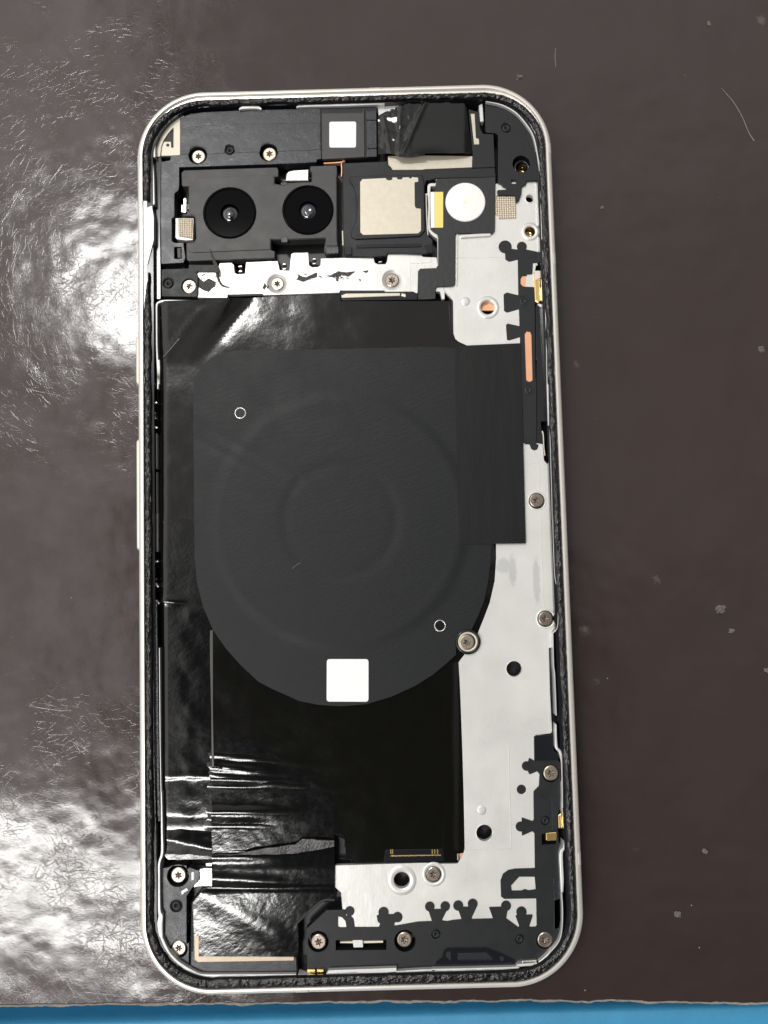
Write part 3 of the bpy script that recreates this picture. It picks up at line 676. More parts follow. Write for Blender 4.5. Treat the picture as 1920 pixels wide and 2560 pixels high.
def pin(spec, z, r=56, dp=0.03):
    """moulded locating peg standing in a ring groove"""
    c = flat(spec, z)[0]; R_ = rr(r)
    Mesh().lathe(c, [(R_+0.014, z-0.002), (R_+0.006, z+0.004), (R_, z-0.002), (R_-0.006, z-dp), (R_*0.78, z-dp), (R_*0.75, z-0.004), (R_*0.70, z+0.001), (R_*0.32, z+0.001), (R_*0.26, z-dp*0.4), (0.001, z-dp*0.7)], cap=True).build('locating_pin', M_plastic, phone)
random.seed(11)

# ---- top left: antenna cover, cream foil
m = Mesh(); m.slab('A 190,810 260,795 270,850 262,920 255,1659 D 258,450 258,780 190,785 180,620 185,0 A 180,1100 185,900', 0.60, 0.4, bev=0.01); m.build('cover_flange', M_gloss, phone)
m = Mesh(); m.slab('A 190,800 195,715 225,625 290,520 380,425 500,360 480,780 262,785 268,700 290,640 362,640 366,702 388,702 390,488 335,550 285,625 262,690 250,790', 0.62, 0.5, rad=0.008, bev=0.003, holes=[('A 330,675', rr(17))]); m.build('antenna_foil', M_cream, phone)
m = Mesh(); m.slab('A 250,800 262,700 300,590 400,470 400,800', 0.60, 0.45); m.build('foil_backing', M_plastic, phone)
m = Mesh()
m.slab('A 455,395 560,350 700,332 1100,312 1659,300 B 340,292 345,820 300,825 300,852 0,868 A 1500,870 450,905 450,1100 440,1145 400,1180 400,1415 372,1440 372,1659 D 375,175 400,192 495,192 500,255 515,345 495,402 260,415 255,0 A 258,930 262,845 352,832 357,782 455,775', 0.66, 0.45, rad=0.012, bev=0.008,
       holes=[('A 640,780', rr(97)), ('A 1375,750', rr(97)), ('A 972,722', rr(56)), 'D 398,240 470,240 470,358 398,358'])
cov = m.build('antenna_cover', M_plasticL, phone, label='satin black plastic cover in the top left corner')
m = Mesh(); m.slab('A 458,585 540,515 700,472 1100,455 1659,445 B 332,438 335,722 0,735 A 1465,742 1450,670 1375,645 1300,670 1285,745 1030,755 1010,680 972,660 930,680 915,760 740,768 720,700 640,675 570,700 545,772 458,772', 0.666, 0.655, rad=0.01, bev=0.005); m.build('raised_panel', M_plasticL, cov)
m = Mesh(); m.slab('D 425,250 465,245 465,352 430,352', 0.645, 0.5); m.build('clip', M_cam, cov)
screw('A 648,792', 0.60); screw('A 1385,766', 0.60); pin('A 975,727', 0.655, 52)
# crumbs of glue on the cover
random.seed(21); m = Mesh()
for k in range(46):
    x = random.choice([random.gauss(620, 60), random.gauss(1100, 120), random.gauss(1450, 120)]); y = random.gauss(520, 40)
    w = random.uniform(3, 9); m.slab('A %f,%f %f,%f %f,%f' % (x, y, x+w, y+random.uniform(-4, 4), x+w*0.5, y+w), 0.672, 0.66, rad=0, bev=0.001)
m.build('glue_crumbs', M_resid, cov)['kind'] = 'stuff'

# ---- ear speaker block with the small label
m = Mesh(); m.slab('B 300,285 345,270 770,258 900,262 920,290 925,797 810,805 350,826', 0.64, 0.4, rad=0.02); sp = m.build('sensor_block', M_plastic, phone)
m = Mesh(); m.slab('B 350,345 775,338 778,300 790,300 795,798 352,822', 0.672, 0.6, bev=0.005); m.build('block_face', M_cam, sp)
m = Mesh(); m.slab('B 808,322 912,318 918,412 812,414', 0.668, 0.6, bev=0.005).slab('B 812,420 918,418 920,705 815,710', 0.672, 0.6, bev=0.005).slab('B 815,716 920,711 922,793 818,798', 0.666, 0.6, bev=0.005); m.build('side_rail', M_plasticL, sp)
m = Mesh(); m.slab('B 428,432 707,430 705,700 428,700', 0.6765, 0.66, rad=0.035, bev=0.002); m.build('label_sticker', M_white, phone, label='small blank white sticker near the top edge')
m = Mesh(); m.slab('B 915,245 1440,208 1660,205 1500,400 940,372 930,290', 0.60, 0.5); m.build('shield_corner', M_plate, phone)
m = Mesh(); m.path('B 370,862 460,858 550,850 585,832', [0.02, 0.02, 0.025, 0.05], 0.60, 0.5).path('B 553,860 557,930 553,1000', 0.02, 0.60, 0.5); m.build('copper_trace', M_copper, phone)

# ---- crumpled tape and foil at the top
m = Mesh(); m.slab('B 1035,790 1300,780 C 502,790 498,905 0,925 B 1400,930 1082,932 1065,900 1040,885', 0.60, 0.45, rad=0.006, bev=0.003); m.build('grounding_foil', M_beige, phone)
def ztp(x, y, px, py):
    z = 0.70+0.035*max(0, (py-330)/70.0)+0.05*max(0, (py-360)/40.0)**2*math.exp(-((px-1075)/60.0)**2)
    bx_ = 720+1240/K+(300-py)*-0.0
    for x0, y0, x1, y1, w_, a in ((1170, 300, 1150, 700, 4, 0.02), (1440, 215, 1190, 800, 5, 0.035), (1000, 450, 1060, 760, 4, 0.02), (1330, 400, 1230, 600, 4, 0.018)):
        ax, ay, cx_, cy_ = 720+x0/K, 200+y0/K, 720+x1/K, 200+y1/K
        u = ((py-ay)/(cy_-ay)); 
        if -0.2 < u < 1.2:
            xc = ax+(cx_-ax)*u; z += a*math.exp(-((px-xc)/w_)**2)*(1-abs(u-0.5)*0.6)
    z += 0.018*abs(fbm(x, y, 3.4, 4, 3))*max(0.06, min(1.0, (1040-px)/30.0))
    z -= 0.05*max(0, (px-1160)/22.0)+0.016*((px-1095)/60.0)**2*(1 if px > 1030 else 0.6)
    return z
m = Mesh(); m.sheet('B 935,378 1000,345 1150,290 1345,236 1440,212 1659,212 C 400,215 415,255 440,300 462,500 502,768 430,780 300,792 0,800 B 1420,815 1240,836 1160,832 1100,790 1030,782 935,790', ztp, step=0.024, rad=0.01, skirt=0.012)
m.build('crumpled_tape', M_tapeW, phone, label='crumpled glossy black tape at the top edge')

# ---- top right cover
m = Mesh()
m.slab('C 460,300 520,318 570,330 582,500 612,556 722,562 736,905 500,912 505,780', 0.64, 0.4, bev=0.006); m.build('top_cover', M_plastic, phone)
m = Mesh(); m.slab('C 485,350 525,350 538,600 570,612 572,666 520,668', 0.646, 0.6, rad=0.004, bev=0.002); m.build('foil_strip', M_beige, phone)
m = Mesh(); m.slab('C 570,262 606,240 612,300 620,430 582,430 575,330', 0.64, 0.5, bev=0.01); m.build('metal_tab', M_lip, phone)
m = Mesh()
m.slab('C 632,240 750,250 870,290 960,350 1040,440 1110,560 1150,700 1180,900 1178,1040 1065,1045 1060,1080 1015,1100 1010,1180 985,1250 955,1270 945,1195 765,1192 758,1150 770,1138 850,1135 855,1110 820,1100 800,1075 765,1060 768,572 745,552 655,547 636,525', 0.655, 0.5, rad=0.015, bev=0.008,
       holes=[('C 1010,870', rr(92)), ('C 853,495', rr(55)), 'C 908,1036 956,1036 956,1074 908,1074'])
cr = m.build('corner_cover', M_plastic, phone, label='black plastic cover in the top right corner')
pin('C 853,497', 0.65, 52)
c = flat('C 1015,905', 0.6)[0]; Mesh().lathe(c, [(rr(92), 0.56), (rr(80), 0.60), (rr(62), 0.60), (rr(56), 0.55), (rr(52), 0.40)]).build('screw_boss', M_gloss, cr)
m = Mesh(); m.slab('C 1060,560 1110,560 1150,700 1120,720 1075,620', 0.668, 0.6, bev=0.01); m.build('moulded_rib', M_gloss, cr)
m = Mesh(); m.slab('C 738,1195 940,1190 955,1300 955,1435 775,1440 770,1405 740,1395', 0.612, 0.59, rad=0.008, bev=0.002)
def weave(nt, b, co):
    N = nt.nodes.new; L = nt.links.new
    v = N('ShaderNodeTexVoronoi'); v.inputs['Scale'].default_value = 26; v.inputs['Randomness'].default_value = 0.15; L(co, v.inputs['Vector'])
    r = N('ShaderNodeValToRGB'); L(v.outputs['Distance'], r.inputs[0]); r.color_ramp.elements[0].color = (0.92, 0.82, 0.66, 1); r.color_ramp.elements[1].color = (0.40, 0.33, 0.24, 1); r.color_ramp.elements[1].position = 0.6
    L(r.outputs[0], b.inputs['Base Color'])
    u = N('ShaderNodeBump'); u.invert = True; u.inputs['Distance'].default_value = 0.015; L(v.outputs['Distance'], u.inputs['Height']); L(u.outputs[0], b.inputs['Normal'])
M_weave = mat('woven_conductive_fabric', (0.6, 0.5, 0.4), 0.4, 0.4, extra=weave)
m.build('conductive_patch', M_weave, phone, label='woven conductive patch right of the flash')

# ---- camera module
m = Mesh()
m.slab('A 470,960 500,935 1460,905 1477,930 1475,1000 1440,1005 1438,1075 1520,1088 1576,1068 B 120,1060 245,1055 248,962 225,930 232,892 490,885 508,905 512,1659 E 525,300 400,312 382,292 372,272 392,150 200,158 0,165 D 1400,165 1400,270 1440,282 1438,350 550,385 525,370 520,195 600,190 622,150 618,20 A 612,1425 590,1408 465,1405 545,1378 545,1110 475,1098', 0.68, 0.45, rad=0.015, bev=0.008,
       holes=[('A 972,1378', rr(280)), ('B 208,1348', rr(270))])
cm = m.build('camera_module', M_cam, phone, label='dark grey module with two round camera lenses')
m = Mesh()
m.slab('A 478,1018 1200,992 1428,985 1430,1090 1520,1096 1576,1080 B 120,1070 255,1064 258,975 480,970 500,985 503,1659 E 512,225 400,222 396,140 200,148 0,155 D 1390,155 1390,262 1000,278 590,296 545,280 532,250 530,200 612,198 632,150 628,20 A 622,1415 590,1395 555,1390 558,1105 478,1100', 0.695, 0.67, rad=0.015, bev=0.004,
       holes=[('A 972,1378', rr(284)), ('B 208,1348', rr(274))]); m.build('raised_face', M_cam, cm)
def lens(spec, R_, violet):
    c = flat(spec, 0.69)[0]; r = rr(R_)
    o = Mesh().lathe(c, [(r, 0.66), (r, 0.688), (r*0.985, 0.700), (r*0.955, 0.702), (r*0.935, 0.688), (r*0.925, 0.6845), (r*0.92, 0.684), (r*0.60, 0.684), (r*0.362, 0.684), (r*0.36, 0.6835), (r*0.345, 0.676), (r*0.33, 0.600), (r*0.31, 0.59)], n=96, smooth=False).build('camera_lens', M_lens, phone)
    pr = [(r*0.33*math.cos(a), 0.625+0.05*math.sin(a)) for a in [k*math.pi/2/10 for k in range(11)]]; pr[-1] = (0.0005, pr[-1][1])
    Mesh().lathe(c, pr, n=48, cap=True).build('front_element', M_glassV if violet else M_glass, o)
    if violet: Mesh().lathe((c.x+0.006, c.y-0.012), [(r*0.22, 0.655), (r*0.20, 0.678), (r*0.12, 0.684), (r*0.08, 0.681), (0.0005, 0.680)], n=40, cap=True).build('inner_element', mat('grey_lens_element', (0.05, 0.05, 0.055), 0.08, coat=1.0), o)
    else: Mesh().lathe((c.x, c.y-0.01), [(r*0.20, 0.655), (r*0.17, 0.674), (r*0.09, 0.684), (0.0005, 0.687)], n=40, cap=True).build('inner_element', mat('green_lens_element', (0.012, 0.02, 0.014), 0.03, coat=1.0, spec=1.0), o)
lens('A 972,1378', 278, False); lens('B 208,1348', 268, True)
m = Mesh(); m.slab('A 1500,1090 1570,1088 1570,1060 1500,1060', 0.69, 0.6).slab('D 1505,130 1572,128 1572,190 1505,190', 0.70, 0.6).slab('A 528,1285 578,1290 578,1340 528,1342', 0.69, 0.6).slab('E 385,238 522,235 525,302 395,310', 0.70, 0.6); m.build('clip', M_plasticL, cm)
m = Mesh(); m.slab('A 495,1225 520,1225 518,1370 492,1375', 0.60, 0.5, bev=0.003).slab('A 470,1300 486,1290 484,1370 472,1372', 0.58, 0.5, bev=0.003); m.build('spring_contact', M_steel, phone)
m = Mesh(); m.slab('A 408,1432 590,1430 600,1440 598,1600 595,1645 D 590,165 520,170 425,158 408,140 410,0', 0.62, 0.5, rad=0.01); fo = m.build('foam_pad', M_lip, phone)
m = Mesh(); m.slab('A 436,1436 586,1436 592,1640 440,1615', 0.645, 0.6, rad=0.006, bev=0.003); m.build('woven_cover', M_weave, fo)
m = Mesh(); m.slab('B -30,1048 -22,975 0,945 60,930 220,920 214,1045', 0.57, 0.5, rad=0.01, bev=0.02); m.build('shield_clip', M_steel, phone)

# ---- cover left of the plate below the cameras
m = Mesh(); m.slab('D 262,468 545,458 545,420 800,420 842,440 835,492 640,490 628,500 640,540 640,705 630,755 265,750', 0.645, 0.45, rad=0.01, bev=0.007, holes=[('D 550,643', rr(80)), ('D 335,612', rr(60))]); m.build('lower_cover', M_plastic, phone)
screw('D 553,646', 0.642, r=76, label='brightest screw, left of the pale strip below the cameras'); pin('D 335,617', 0.64, 57)

# ---- pale bracket under the cameras
m = Mesh()
m.slab('D 560,490 830,490 868,405 990,400 1015,425 1022,505 1050,520 1130,515 1140,395 1470,382 1490,478 1590,482 1608,310 E 60,298 210,295 218,425 250,448 310,445 335,428 340,356 560,350 890,350 900,400 930,415 1010,415 1025,390 1035,310 1170,300 1370,305 1400,340 1540,345 1552,430 1540,458 1372,465 1350,490 1345,720 1300,700 1010,703 1000,690 540,690 535,712 0,730 D 1325,738 1310,722 950,732 948,766 640,762 560,740',
       0.60, 0.5, rad=0.015, bev=0.006, holes=[('D 1463,620', rr(100)), ('E 1080,580', rr(108))])
br = m.build('metal_bracket', M_plate, phone)
for q in ('D 1463,620', 'E 1080,580'):
    c = flat(q, 0.59)[0]; Mesh().lathe(c, [(rr(112), 0.605), (rr(104), 0.605), (rr(96), 0.585), (rr(60), 0.580), (rr(50), 0.50)]).build('screw_boss', M_lip, br)
screw('D 1465,620', 0.603, r=72); screw('E 1080,582', 0.603, True, r=76)
m = Mesh(); m.path('E 1265,410 1270,690', 0.008, 0.606, 0.59).path('E 1268,408 1470,395 1475,350', 0.008, 0.606, 0.59); m.build('embossed_ridge', M_plate, br)
for q in ('D 1078,440', 'D 1080,490', 'D 1535,415', 'D 1535,465', 'E 270,362', 'E 270,410', 'E 955,345', 'E 955,392'):
    x, y = q.split()[1].split(','); x = int(x); y = int(y); tl = q[0]
    m = Mesh(); m.slab('%s %d,%d %d,%d %d,%d %d,%d' % (tl, x-20, y-9, x+22, y-13, x+22, y+7, x-18, y+11), 0.55, 0.45, bev=0.012); m.build('contact_clip', M_steel, phone)
# black torn adhesive bits left on the bracket
def blob(name, spec, z=0.606, h=0.02):
    p = fillet(flat(spec, z), 0.01); q = []
    for i, v in enumerate(p):
        w_ = p[(i+1) % len(p)]
        for k in range(6):
            u = v.lerp(w_, k/6); q.append(u+Vector((fbm(u.x, u.y, 24, 3, 1), fbm(u.x, u.y, 24, 3, 9)))*0.005)
    ms = Mesh(); ms.slab(None, z, z-h, bev=0.003, raw=q); ms.build(name, M_resid, phone)
blob('adhesive_residue', 'D 560,520 640,540 700,595 750,560 830,600 825,650 785,668 758,705 700,690 640,650 600,600')
blob('adhesive_residue', 'E 88,575 108,538 190,550 280,505 305,500 302,550 230,570 160,600')
blob('adhesive_residue', 'E 375,535 440,530 520,488 600,500 705,488 625,548 560,525 512,560 530,605 495,585 500,545 440,550')
blob('adhesive_residue', 'E 770,485 830,480 828,500 800,505')
blob('adhesive_residue', 'D 665,530 710,515 722,525 690,540'); blob('adhesive_residue', 'D 1310,655 1335,600 1355,640 1330,690')
random.seed(33)
for cx_, cy_, sx_, sy_, n_ in ((700, 600, 60, 40, 14), (1760, 550, 70, 22, 10), (2120, 545, 90, 22, 12), (1335, 640, 20, 30, 5)):
    ms = Mesh()
    for k in range(n_):
        x = random.gauss(cx_, sx_); y = random.gauss(cy_, sy_); a_ = random.uniform(-0.5, 0.9); l_ = random.uniform(8, 30)
        ms.path('D %f,%f %f,%f %f,%f' % (x, y, x+l_*math.cos(a_), y+l_*math.sin(a_), x+1.8*l_*math.cos(a_+.5), y+1.8*l_*math.sin(a_+.5)), [0.002, random.uniform(.008, .025), 0.002], 0.607+0.0006*k, 0.60)
    ms.build('adhesive_shreds', M_resid, phone)['kind'] = 'stuff'
m = Mesh(); m.path('D 765,258 775,310 805,375 830,440 840,500', [0.006, 0.03, 0.045, 0.07, 0.05], 0.72, 0.68).path('D 835,480 850,560 880,620 925,645 968,650', [0.05, 0.045, 0.04, 0.02, 0.008], 0.63, 0.605); m.build('adhesive_strand', M_resid, phone)

# ---- board-to-board connector strip
m = Mesh(); m.slab('E 540,692 1290,705 1345,730 1345,785 560,795 545,770', 0.57, 0.4); cs = m.build('connector_socket', M_gloss, phone)
m = Mesh(); m.slab('E 548,742 600,720 1160,714 1165,744 562,766', 0.60, 0.55, rad=0.004, bev=0.006); m.build('connector_bar', M_beige, cs)
m = Mesh(); m.slab('E 1175,715 1220,725 1225,760 1175,745', 0.59, 0.5); m.build('latch', M_steel, cs)

# ---- autofocus module with gold foil
m = Mesh()
m.slab('B 568,862 1030,842 1040,885 1080,935 1130,932 1400,928 C 0,932 735,908 745,1005 560,1010 130,1018 60,1040 25,1042 B 1435,1042 1418,1100 1420,1500 1440,1600 E 1500,165 1500,300 1420,312 1190,302 1030,302 1020,330 895,340 600,330 582,290 575,70', 0.655, 0.45, rad=0.01, bev=0.008)
ml = m.build('sensor_bracket', M_plastic, phone)
m = Mesh(); m.slab('B 636,1040 680,1110 705,1200 715,1300 705,1450 650,1580 655,1625 700,1650 E 1000,145 1370,125 1420,70 B 1412,1050 1390,985 900,990 650,1000', 0.685, 0.64, rad=0.02, bev=0.012); m.build('raised_face', M_plastic, ml)
m = Mesh(); m.slab('B 748,1060 770,1028 1015,1016 1020,1032 1050,1042 1080,1032 1082,1010 1130,1010 1135,1030 1180,1030 1190,1010 1250,1008 1270,1025 1290,1006 1350,1012 1350,1055 1312,1060 1315,1310 1332,1330 1378,1335 1380,1560 1350,1590 780,1606 750,1580', 0.690, 0.68, rad=0.012, bev=0.002); m.build('gold_foil', M_beige, phone, label='square pale gold foil between cameras and flash')
m = Mesh(); m.slab('E 582,242 662,240 665,318 590,322', 0.68, 0.6, bev=0.01).slab('E 1412,220 1500,195 1508,300 1432,308', 0.68, 0.6, bev=0.01).slab('E 700,215 1380,200 1385,238 705,250', 0.668, 0.6, bev=0.008); m.build('moulded_rib', M_gloss, ml)
m = Mesh(); m.path('E 565,70 570,220', 0.022, 0.60, 0.5).path('B 1432,1180 1440,1450 1450,1610', 0.022, 0.60, 0.5).path('B 1425,1185 1455,1185', 0.03, 0.61, 0.5); m.build('metal_side_clip', M_cream, phone)

# ---- flash board
m = Mesh()
m.slab('C 128,1022 560,1012 742,1003 738,1300 735,1565 712,1590 325,1590 F 322,625 300,640 130,650 118,690 120,775 0,782 E 1350,782 1350,485 1372,463 1540,458 1556,430 F 145,120 90,75 62,50 C 70,1545 60,1160 112,1140', 0.648, 0.56, rad=0.015, bev=0.005)
fl = m.build('flash_board', M_flex, phone, label='matte black flash board running down beside the bracket')
m = Mesh(); m.path('C 135,1025 128,1080 65,1088 52,1130 55,1300 52,1500 70,1570 140,1625 F 148,120 148,430', [0.03, 0.05, 0.055, 0.05, 0.03, 0.03, 0.04, 0.06, 0.03, 0.02], 0.645, 0.5); m.build('bracket_edge', M_lip, phone)
c = flat('C 430,1264', 0.675)[0]
Mesh().lathe(c, [(rr(212), 0.64), (rr(212), 0.668), (rr(204), 0.675), (rr(200), 0.6765), (0.001, 0.677)], n=64, cap=True).build('flash_diffuser', M_diff, phone)
Mesh().box(c.x-0.04, c.y-0.035, c.x+0.03, c.y+0.03, 0.680, 0.67, bev=0.001).build('flash_chip', mat('pale_yellow_chip', (0.86, 0.88, 0.66), 0.4), phone)
m = Mesh(); m.slab('C 68,1160 200,1158 200,1530 72,1532', 0.668, 0.6, bev=0.004); le = m.build('led_strip', M_yellow, phone)
m = Mesh(); m.slab('C 66,1160 108,1160 110,1530 70,1532', 0.672, 0.6, bev=0.004); m.build('led_edge', M_white, le)
m = Mesh(); m.slab('F 120,655 195,650 290,780 240,720 215,690 215,780 185,780 165,700 120,700', 0.61, 0.5); m.build('white_clip', M_lip, phone)

# ---- overmoulded cover on the upper right side
m = Mesh()
m.slab('F 905,255 960,262 1060,262 1195,290 1212,400 1130,405 1125,520 1066,524 1066,540 1020,542 1003,570 1003,620 1028,646 1066,650 1140,652 1150,840 1155,1659 H 1000,0 1003,860 1000,872 1025,876 1010,925 978,938 945,920 930,876 880,872 862,850 850,430 835,0 F 1000,1659 995,1172 882,1206 860,1198 850,1048 865,1030 990,1058 985,882 860,918 830,898 825,730 858,708 978,738 972,368 882,390 845,368 840,300', 0.612, 0.55, rad=0.012, bev=0.005,
       holes=['F 1045,1142 1065,1114 1100,1120 1113,1150 1125,1620 H 958,208 940,223 912,222 895,205'])
for q, r_ in (('F 842,235', 70), ('F 1015,232', 53)):
    c = flat(q, 0.613)[0]; m.disc(c, rr(r_), 0.613, 0.56)
m.build('side_cover', M_plastic, phone, label='black moulded strip along the upper right side')
m = Mesh(); m.slab('F 1158,842 1238,880 1250,1100 1262,1659 H 1100,100 1110,400 1112,638 1048,636 1050,730 1066,868 1008,862 1010,400 1005,0 F 1160,1400', 0.604, 0.5, rad=0.01); m.build('side_wall_cover', M_gloss, phone)
pin('F 1032,800', 0.6145, 54, 0.0115); pin('H 918,308', 0.6145, 54, 0.0115)
m = Mesh(); m.slab('F 1140,486 1205,486 1212,650 1235,740 1228,790 1185,822 1150,800 1142,650', 0.63, 0.5, rad=0.02, bev=0.02); gc = m.build('gold_contact', M_gold, phone)
m = Mesh(); m.slab('F 1145,484 1204,484 1206,560 1150,585', 0.637, 0.6, bev=0.003); m.build('contact_tip', M_cream, gc)
m = Mesh(); m.path('F 1180,830 1215,845 1245,870', [0.02, 0.05, 0.02], 0.64, 0.6).path('F 1240,680 1250,760 1235,860', [0.02, 0.05, 0.03], 0.65, 0.6); m.build('sealant_bead', M_lip, phone)
m = Mesh(); m.slab('F 1165,390 1178,392 1178,430 1163,430', 0.60, 0.5, bev=0.003).slab('F 1140,400 1152,404 1150,432 1140,432', 0.59, 0.5, bev=0.003); m.build('contact_clip', M_steel, phone)
m = Mesh(); m.path('H 1060,735 1072,780 1078,900 1090,990', [0.02, 0.015, 0.012, 0.01], 0.62, 0.5); m.build('spring_contact', M_cream, phone)

# ---- screws on the plate
screw('H 1003,1455', 0.612, True, r=76); screw('K 1178,1188', 0.612, True, r=76); screw('Q 1508,855', 0.612, True, r=74)
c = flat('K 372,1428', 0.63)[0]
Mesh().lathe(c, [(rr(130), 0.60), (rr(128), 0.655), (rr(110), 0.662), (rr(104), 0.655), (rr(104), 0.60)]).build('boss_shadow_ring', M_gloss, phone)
Mesh().lathe(c, [(rr(103), 0.60), (rr(102), 0.650), (rr(88), 0.655), (rr(78), 0.640)]).build('screw_boss', M_beige, phone)
screw('K 364,1435', 0.665, r=78, label='screw at the lower right rim of the coil film')

# ---- dark gap strip right of the plate
m = Mesh(); m.slab('L 1208,5 1250,0 1265,300 1290,760 1262,900 1250,870 1235,480', 0.50, 0.4); m.build('gap_wall', M_gloss, phone)

# ---- left side: flex cable and little springs seen in the gap
m = Mesh(); m.slab('D 160,760 240,800 Z 396,1000 397,1500 382,1500 377,1000', 0.50, 0.35); m.build('side_flex', M_gloss, phone)
m = Mesh(); m.path('D 650,790 480,796 300,796 235,812 212,850 212,1000 215,1300 235,1659', [0.01, 0.03, 0.035, 0.035, 0.035, 0.03, 0.03, 0.03], 0.645, 0.5).path('G 318,0 318,100 312,200 308,300', [0.03, 0.04, 0.03, 0.02], 0.645, 0.5); m.build('battery_tray_lip', M_lip, phone)
m = Mesh()
for sp_, w_ in (('G 245,475 265,455 300,438', 0.03), ('G 245,672 270,690 302,702', 0.03), ('G 245,1225 250,1350 246,1500', 0.025), ('I 255,640 275,610 312,592', 0.03), ('I 262,640 268,700 262,780', 0.015), ('I 285,680 278,730 292,790', 0.015), ('I 285,820 300,845 314,862', 0.025), ('I 252,955 285,1000 320,1035', 0.03), ('G 285,540 278,580 290,610', 0.012)):
    m.path(sp_, w_, 0.66, 0.5)
m.build('side_spring', M_steel, phone)
m = Mesh()
for sp_ in ('G 252,775 300,755 303,1130 262,1135', 'G 275,1160 300,1160 303,1590 285,1590', 'I 255,120 310,90 312,500 258,490', 'G 235,240 275,260 280,340 240,350'):
    m.slab(sp_, 0.60, 0.45, bev=0.012)
m.build('side_clip', M_lip, phone)

# ---- speaker at the bottom left, covered with tape
m = Mesh(); m.slab('O 570,1150 690,1000 790,965 1200,900 Q 480,900 500,1120 350,1132 100,1350 95,1659 Z 745,2432 S 700,722 640,715 585,692 558,640', 0.63, 0.4, rad=0.02, bev=0.025); sk = m.build('loudspeaker', M_plasticL, phone)
m = Mesh(); m.slab('S 600,328 655,325 655,543 1640,548 1640,590 640,606 605,580', 0.655, 0.6, rad=0.012, bev=0.008); m.build('metal_trim', mat('bronze_trim', (0.46, 0.39, 0.29), 0.42, 0.5, [(60, 0.003, 0.4)], var=0.08), sk)
m = Mesh(); m.path('O 585,1250 582,1659', 0.02, 0.65, 0.6).path('Q 95,1360 340,1140 480,1125', 0.035, 0.655, 0.6).path('Q 92,1365 85,1659', 0.02, 0.65, 0.6); m.build('moulded_rib', M_plastic, sk)
def zsp(x, y, px, py):
    z = 0.650+0.006*math.exp(-(((py-2265)+(px-560)*-0.55)/34.0)**2)*(1 if px < 690 else math.exp(-((px-690)/30)**2))
    z += 0.008*math.exp(-((py-2195-(px-540)*0.06)/12.0)**2)*math.exp(-(max(0, px-660)/60)**2)-0.008*math.exp(-((py-2219)/5.0)**2)
    z += 0.0016*fbm(x, y, 2.2, 3, 12)*math.exp(-(max(0, px-640)/60.0)**2)
    z += 0.014*math.exp(-((py-2140)/12.0)**2)*math.exp(-(max(0, px-600)/80)**2)
    z -= 0.03*max(0, (2170-py)/30.0)**1.0*0.4
    return z
m = Mesh(); m.sheet('O 790,650 1250,632 1659,612 Q 200,600 480,560 485,760 483,985 500,1100 470,1128 340,1135 105,1350 112,1659 Z 744,2391 S 1200,545 662,543 655,330 605,320 600,150 O 600,1130 700,1010 790,968', zsp, step=0.035, rad=0.01, skirt=0.02)
m.build('speaker_tape', M_tapeW, phone, label='crumpled glossy black tape over the bottom left loudspeaker')
def ztn(x, y, px, py): return 0.69+0.02*fbm(x, y, 5, 3, 5)+0.01*math.sin(px/9.0)
m = Mesh(); m.sheet('O 790,640 1100,625 1230,590 1400,565 1659,530 Q 150,475 480,492 480,552 230,600 0,630 O 1300,632', ztn, step=0.03, skirt=0.03); m.build('torn_tape_edge', M_torn, phone, label='torn silvery edge of tape above the loudspeaker')
m = Mesh(); m.slab('O 662,800 720,792 785,792 790,975 640,975 600,990 606,965 668,905', 0.64, 0.5, rad=0.008, bev=0.004).slab('O 722,740 785,736 788,768 725,768', 0.63, 0.5, bev=0.006); m.build('steel_tab', M_steel, phone)

# ---- lower left cover
m = Mesh()
m.slab('O 255,792 330,782 372,760 525,760 530,800 560,780 620,806 662,812 665,905 598,975 526,1080 526,1572 S 552,400 550,642 470,640 400,590 330,480 300,330 O 300,1300 270,1200 252,1000', 0.62, 0.4, rad=0.01, bev=0.007, holes=[('O 435,870', rr(108)), ('O 418,1182', rr(62)), ('O 445,1630', rr(84))])
lc = m.build('lower_cover', M_plasticL, phone)
m = Mesh(); m.slab('O 574,830 600,830 600,912 574,915', 0.625, 0.61, rad=0.01, bev=0.002).slab('O 468,1030 525,995 542,1020 495,1045 492,1060 470,1062', 0.625, 0.61, rad=0.008, bev=0.002); m.build('white_mark', M_white, lc)
screw('O 440,863', 0.60, r=78, label='bright screw at the upper end of the lower left cover'); screw('O 443,1620', 0.60, r=75); pin('O 418,1182', 0.615, 58)

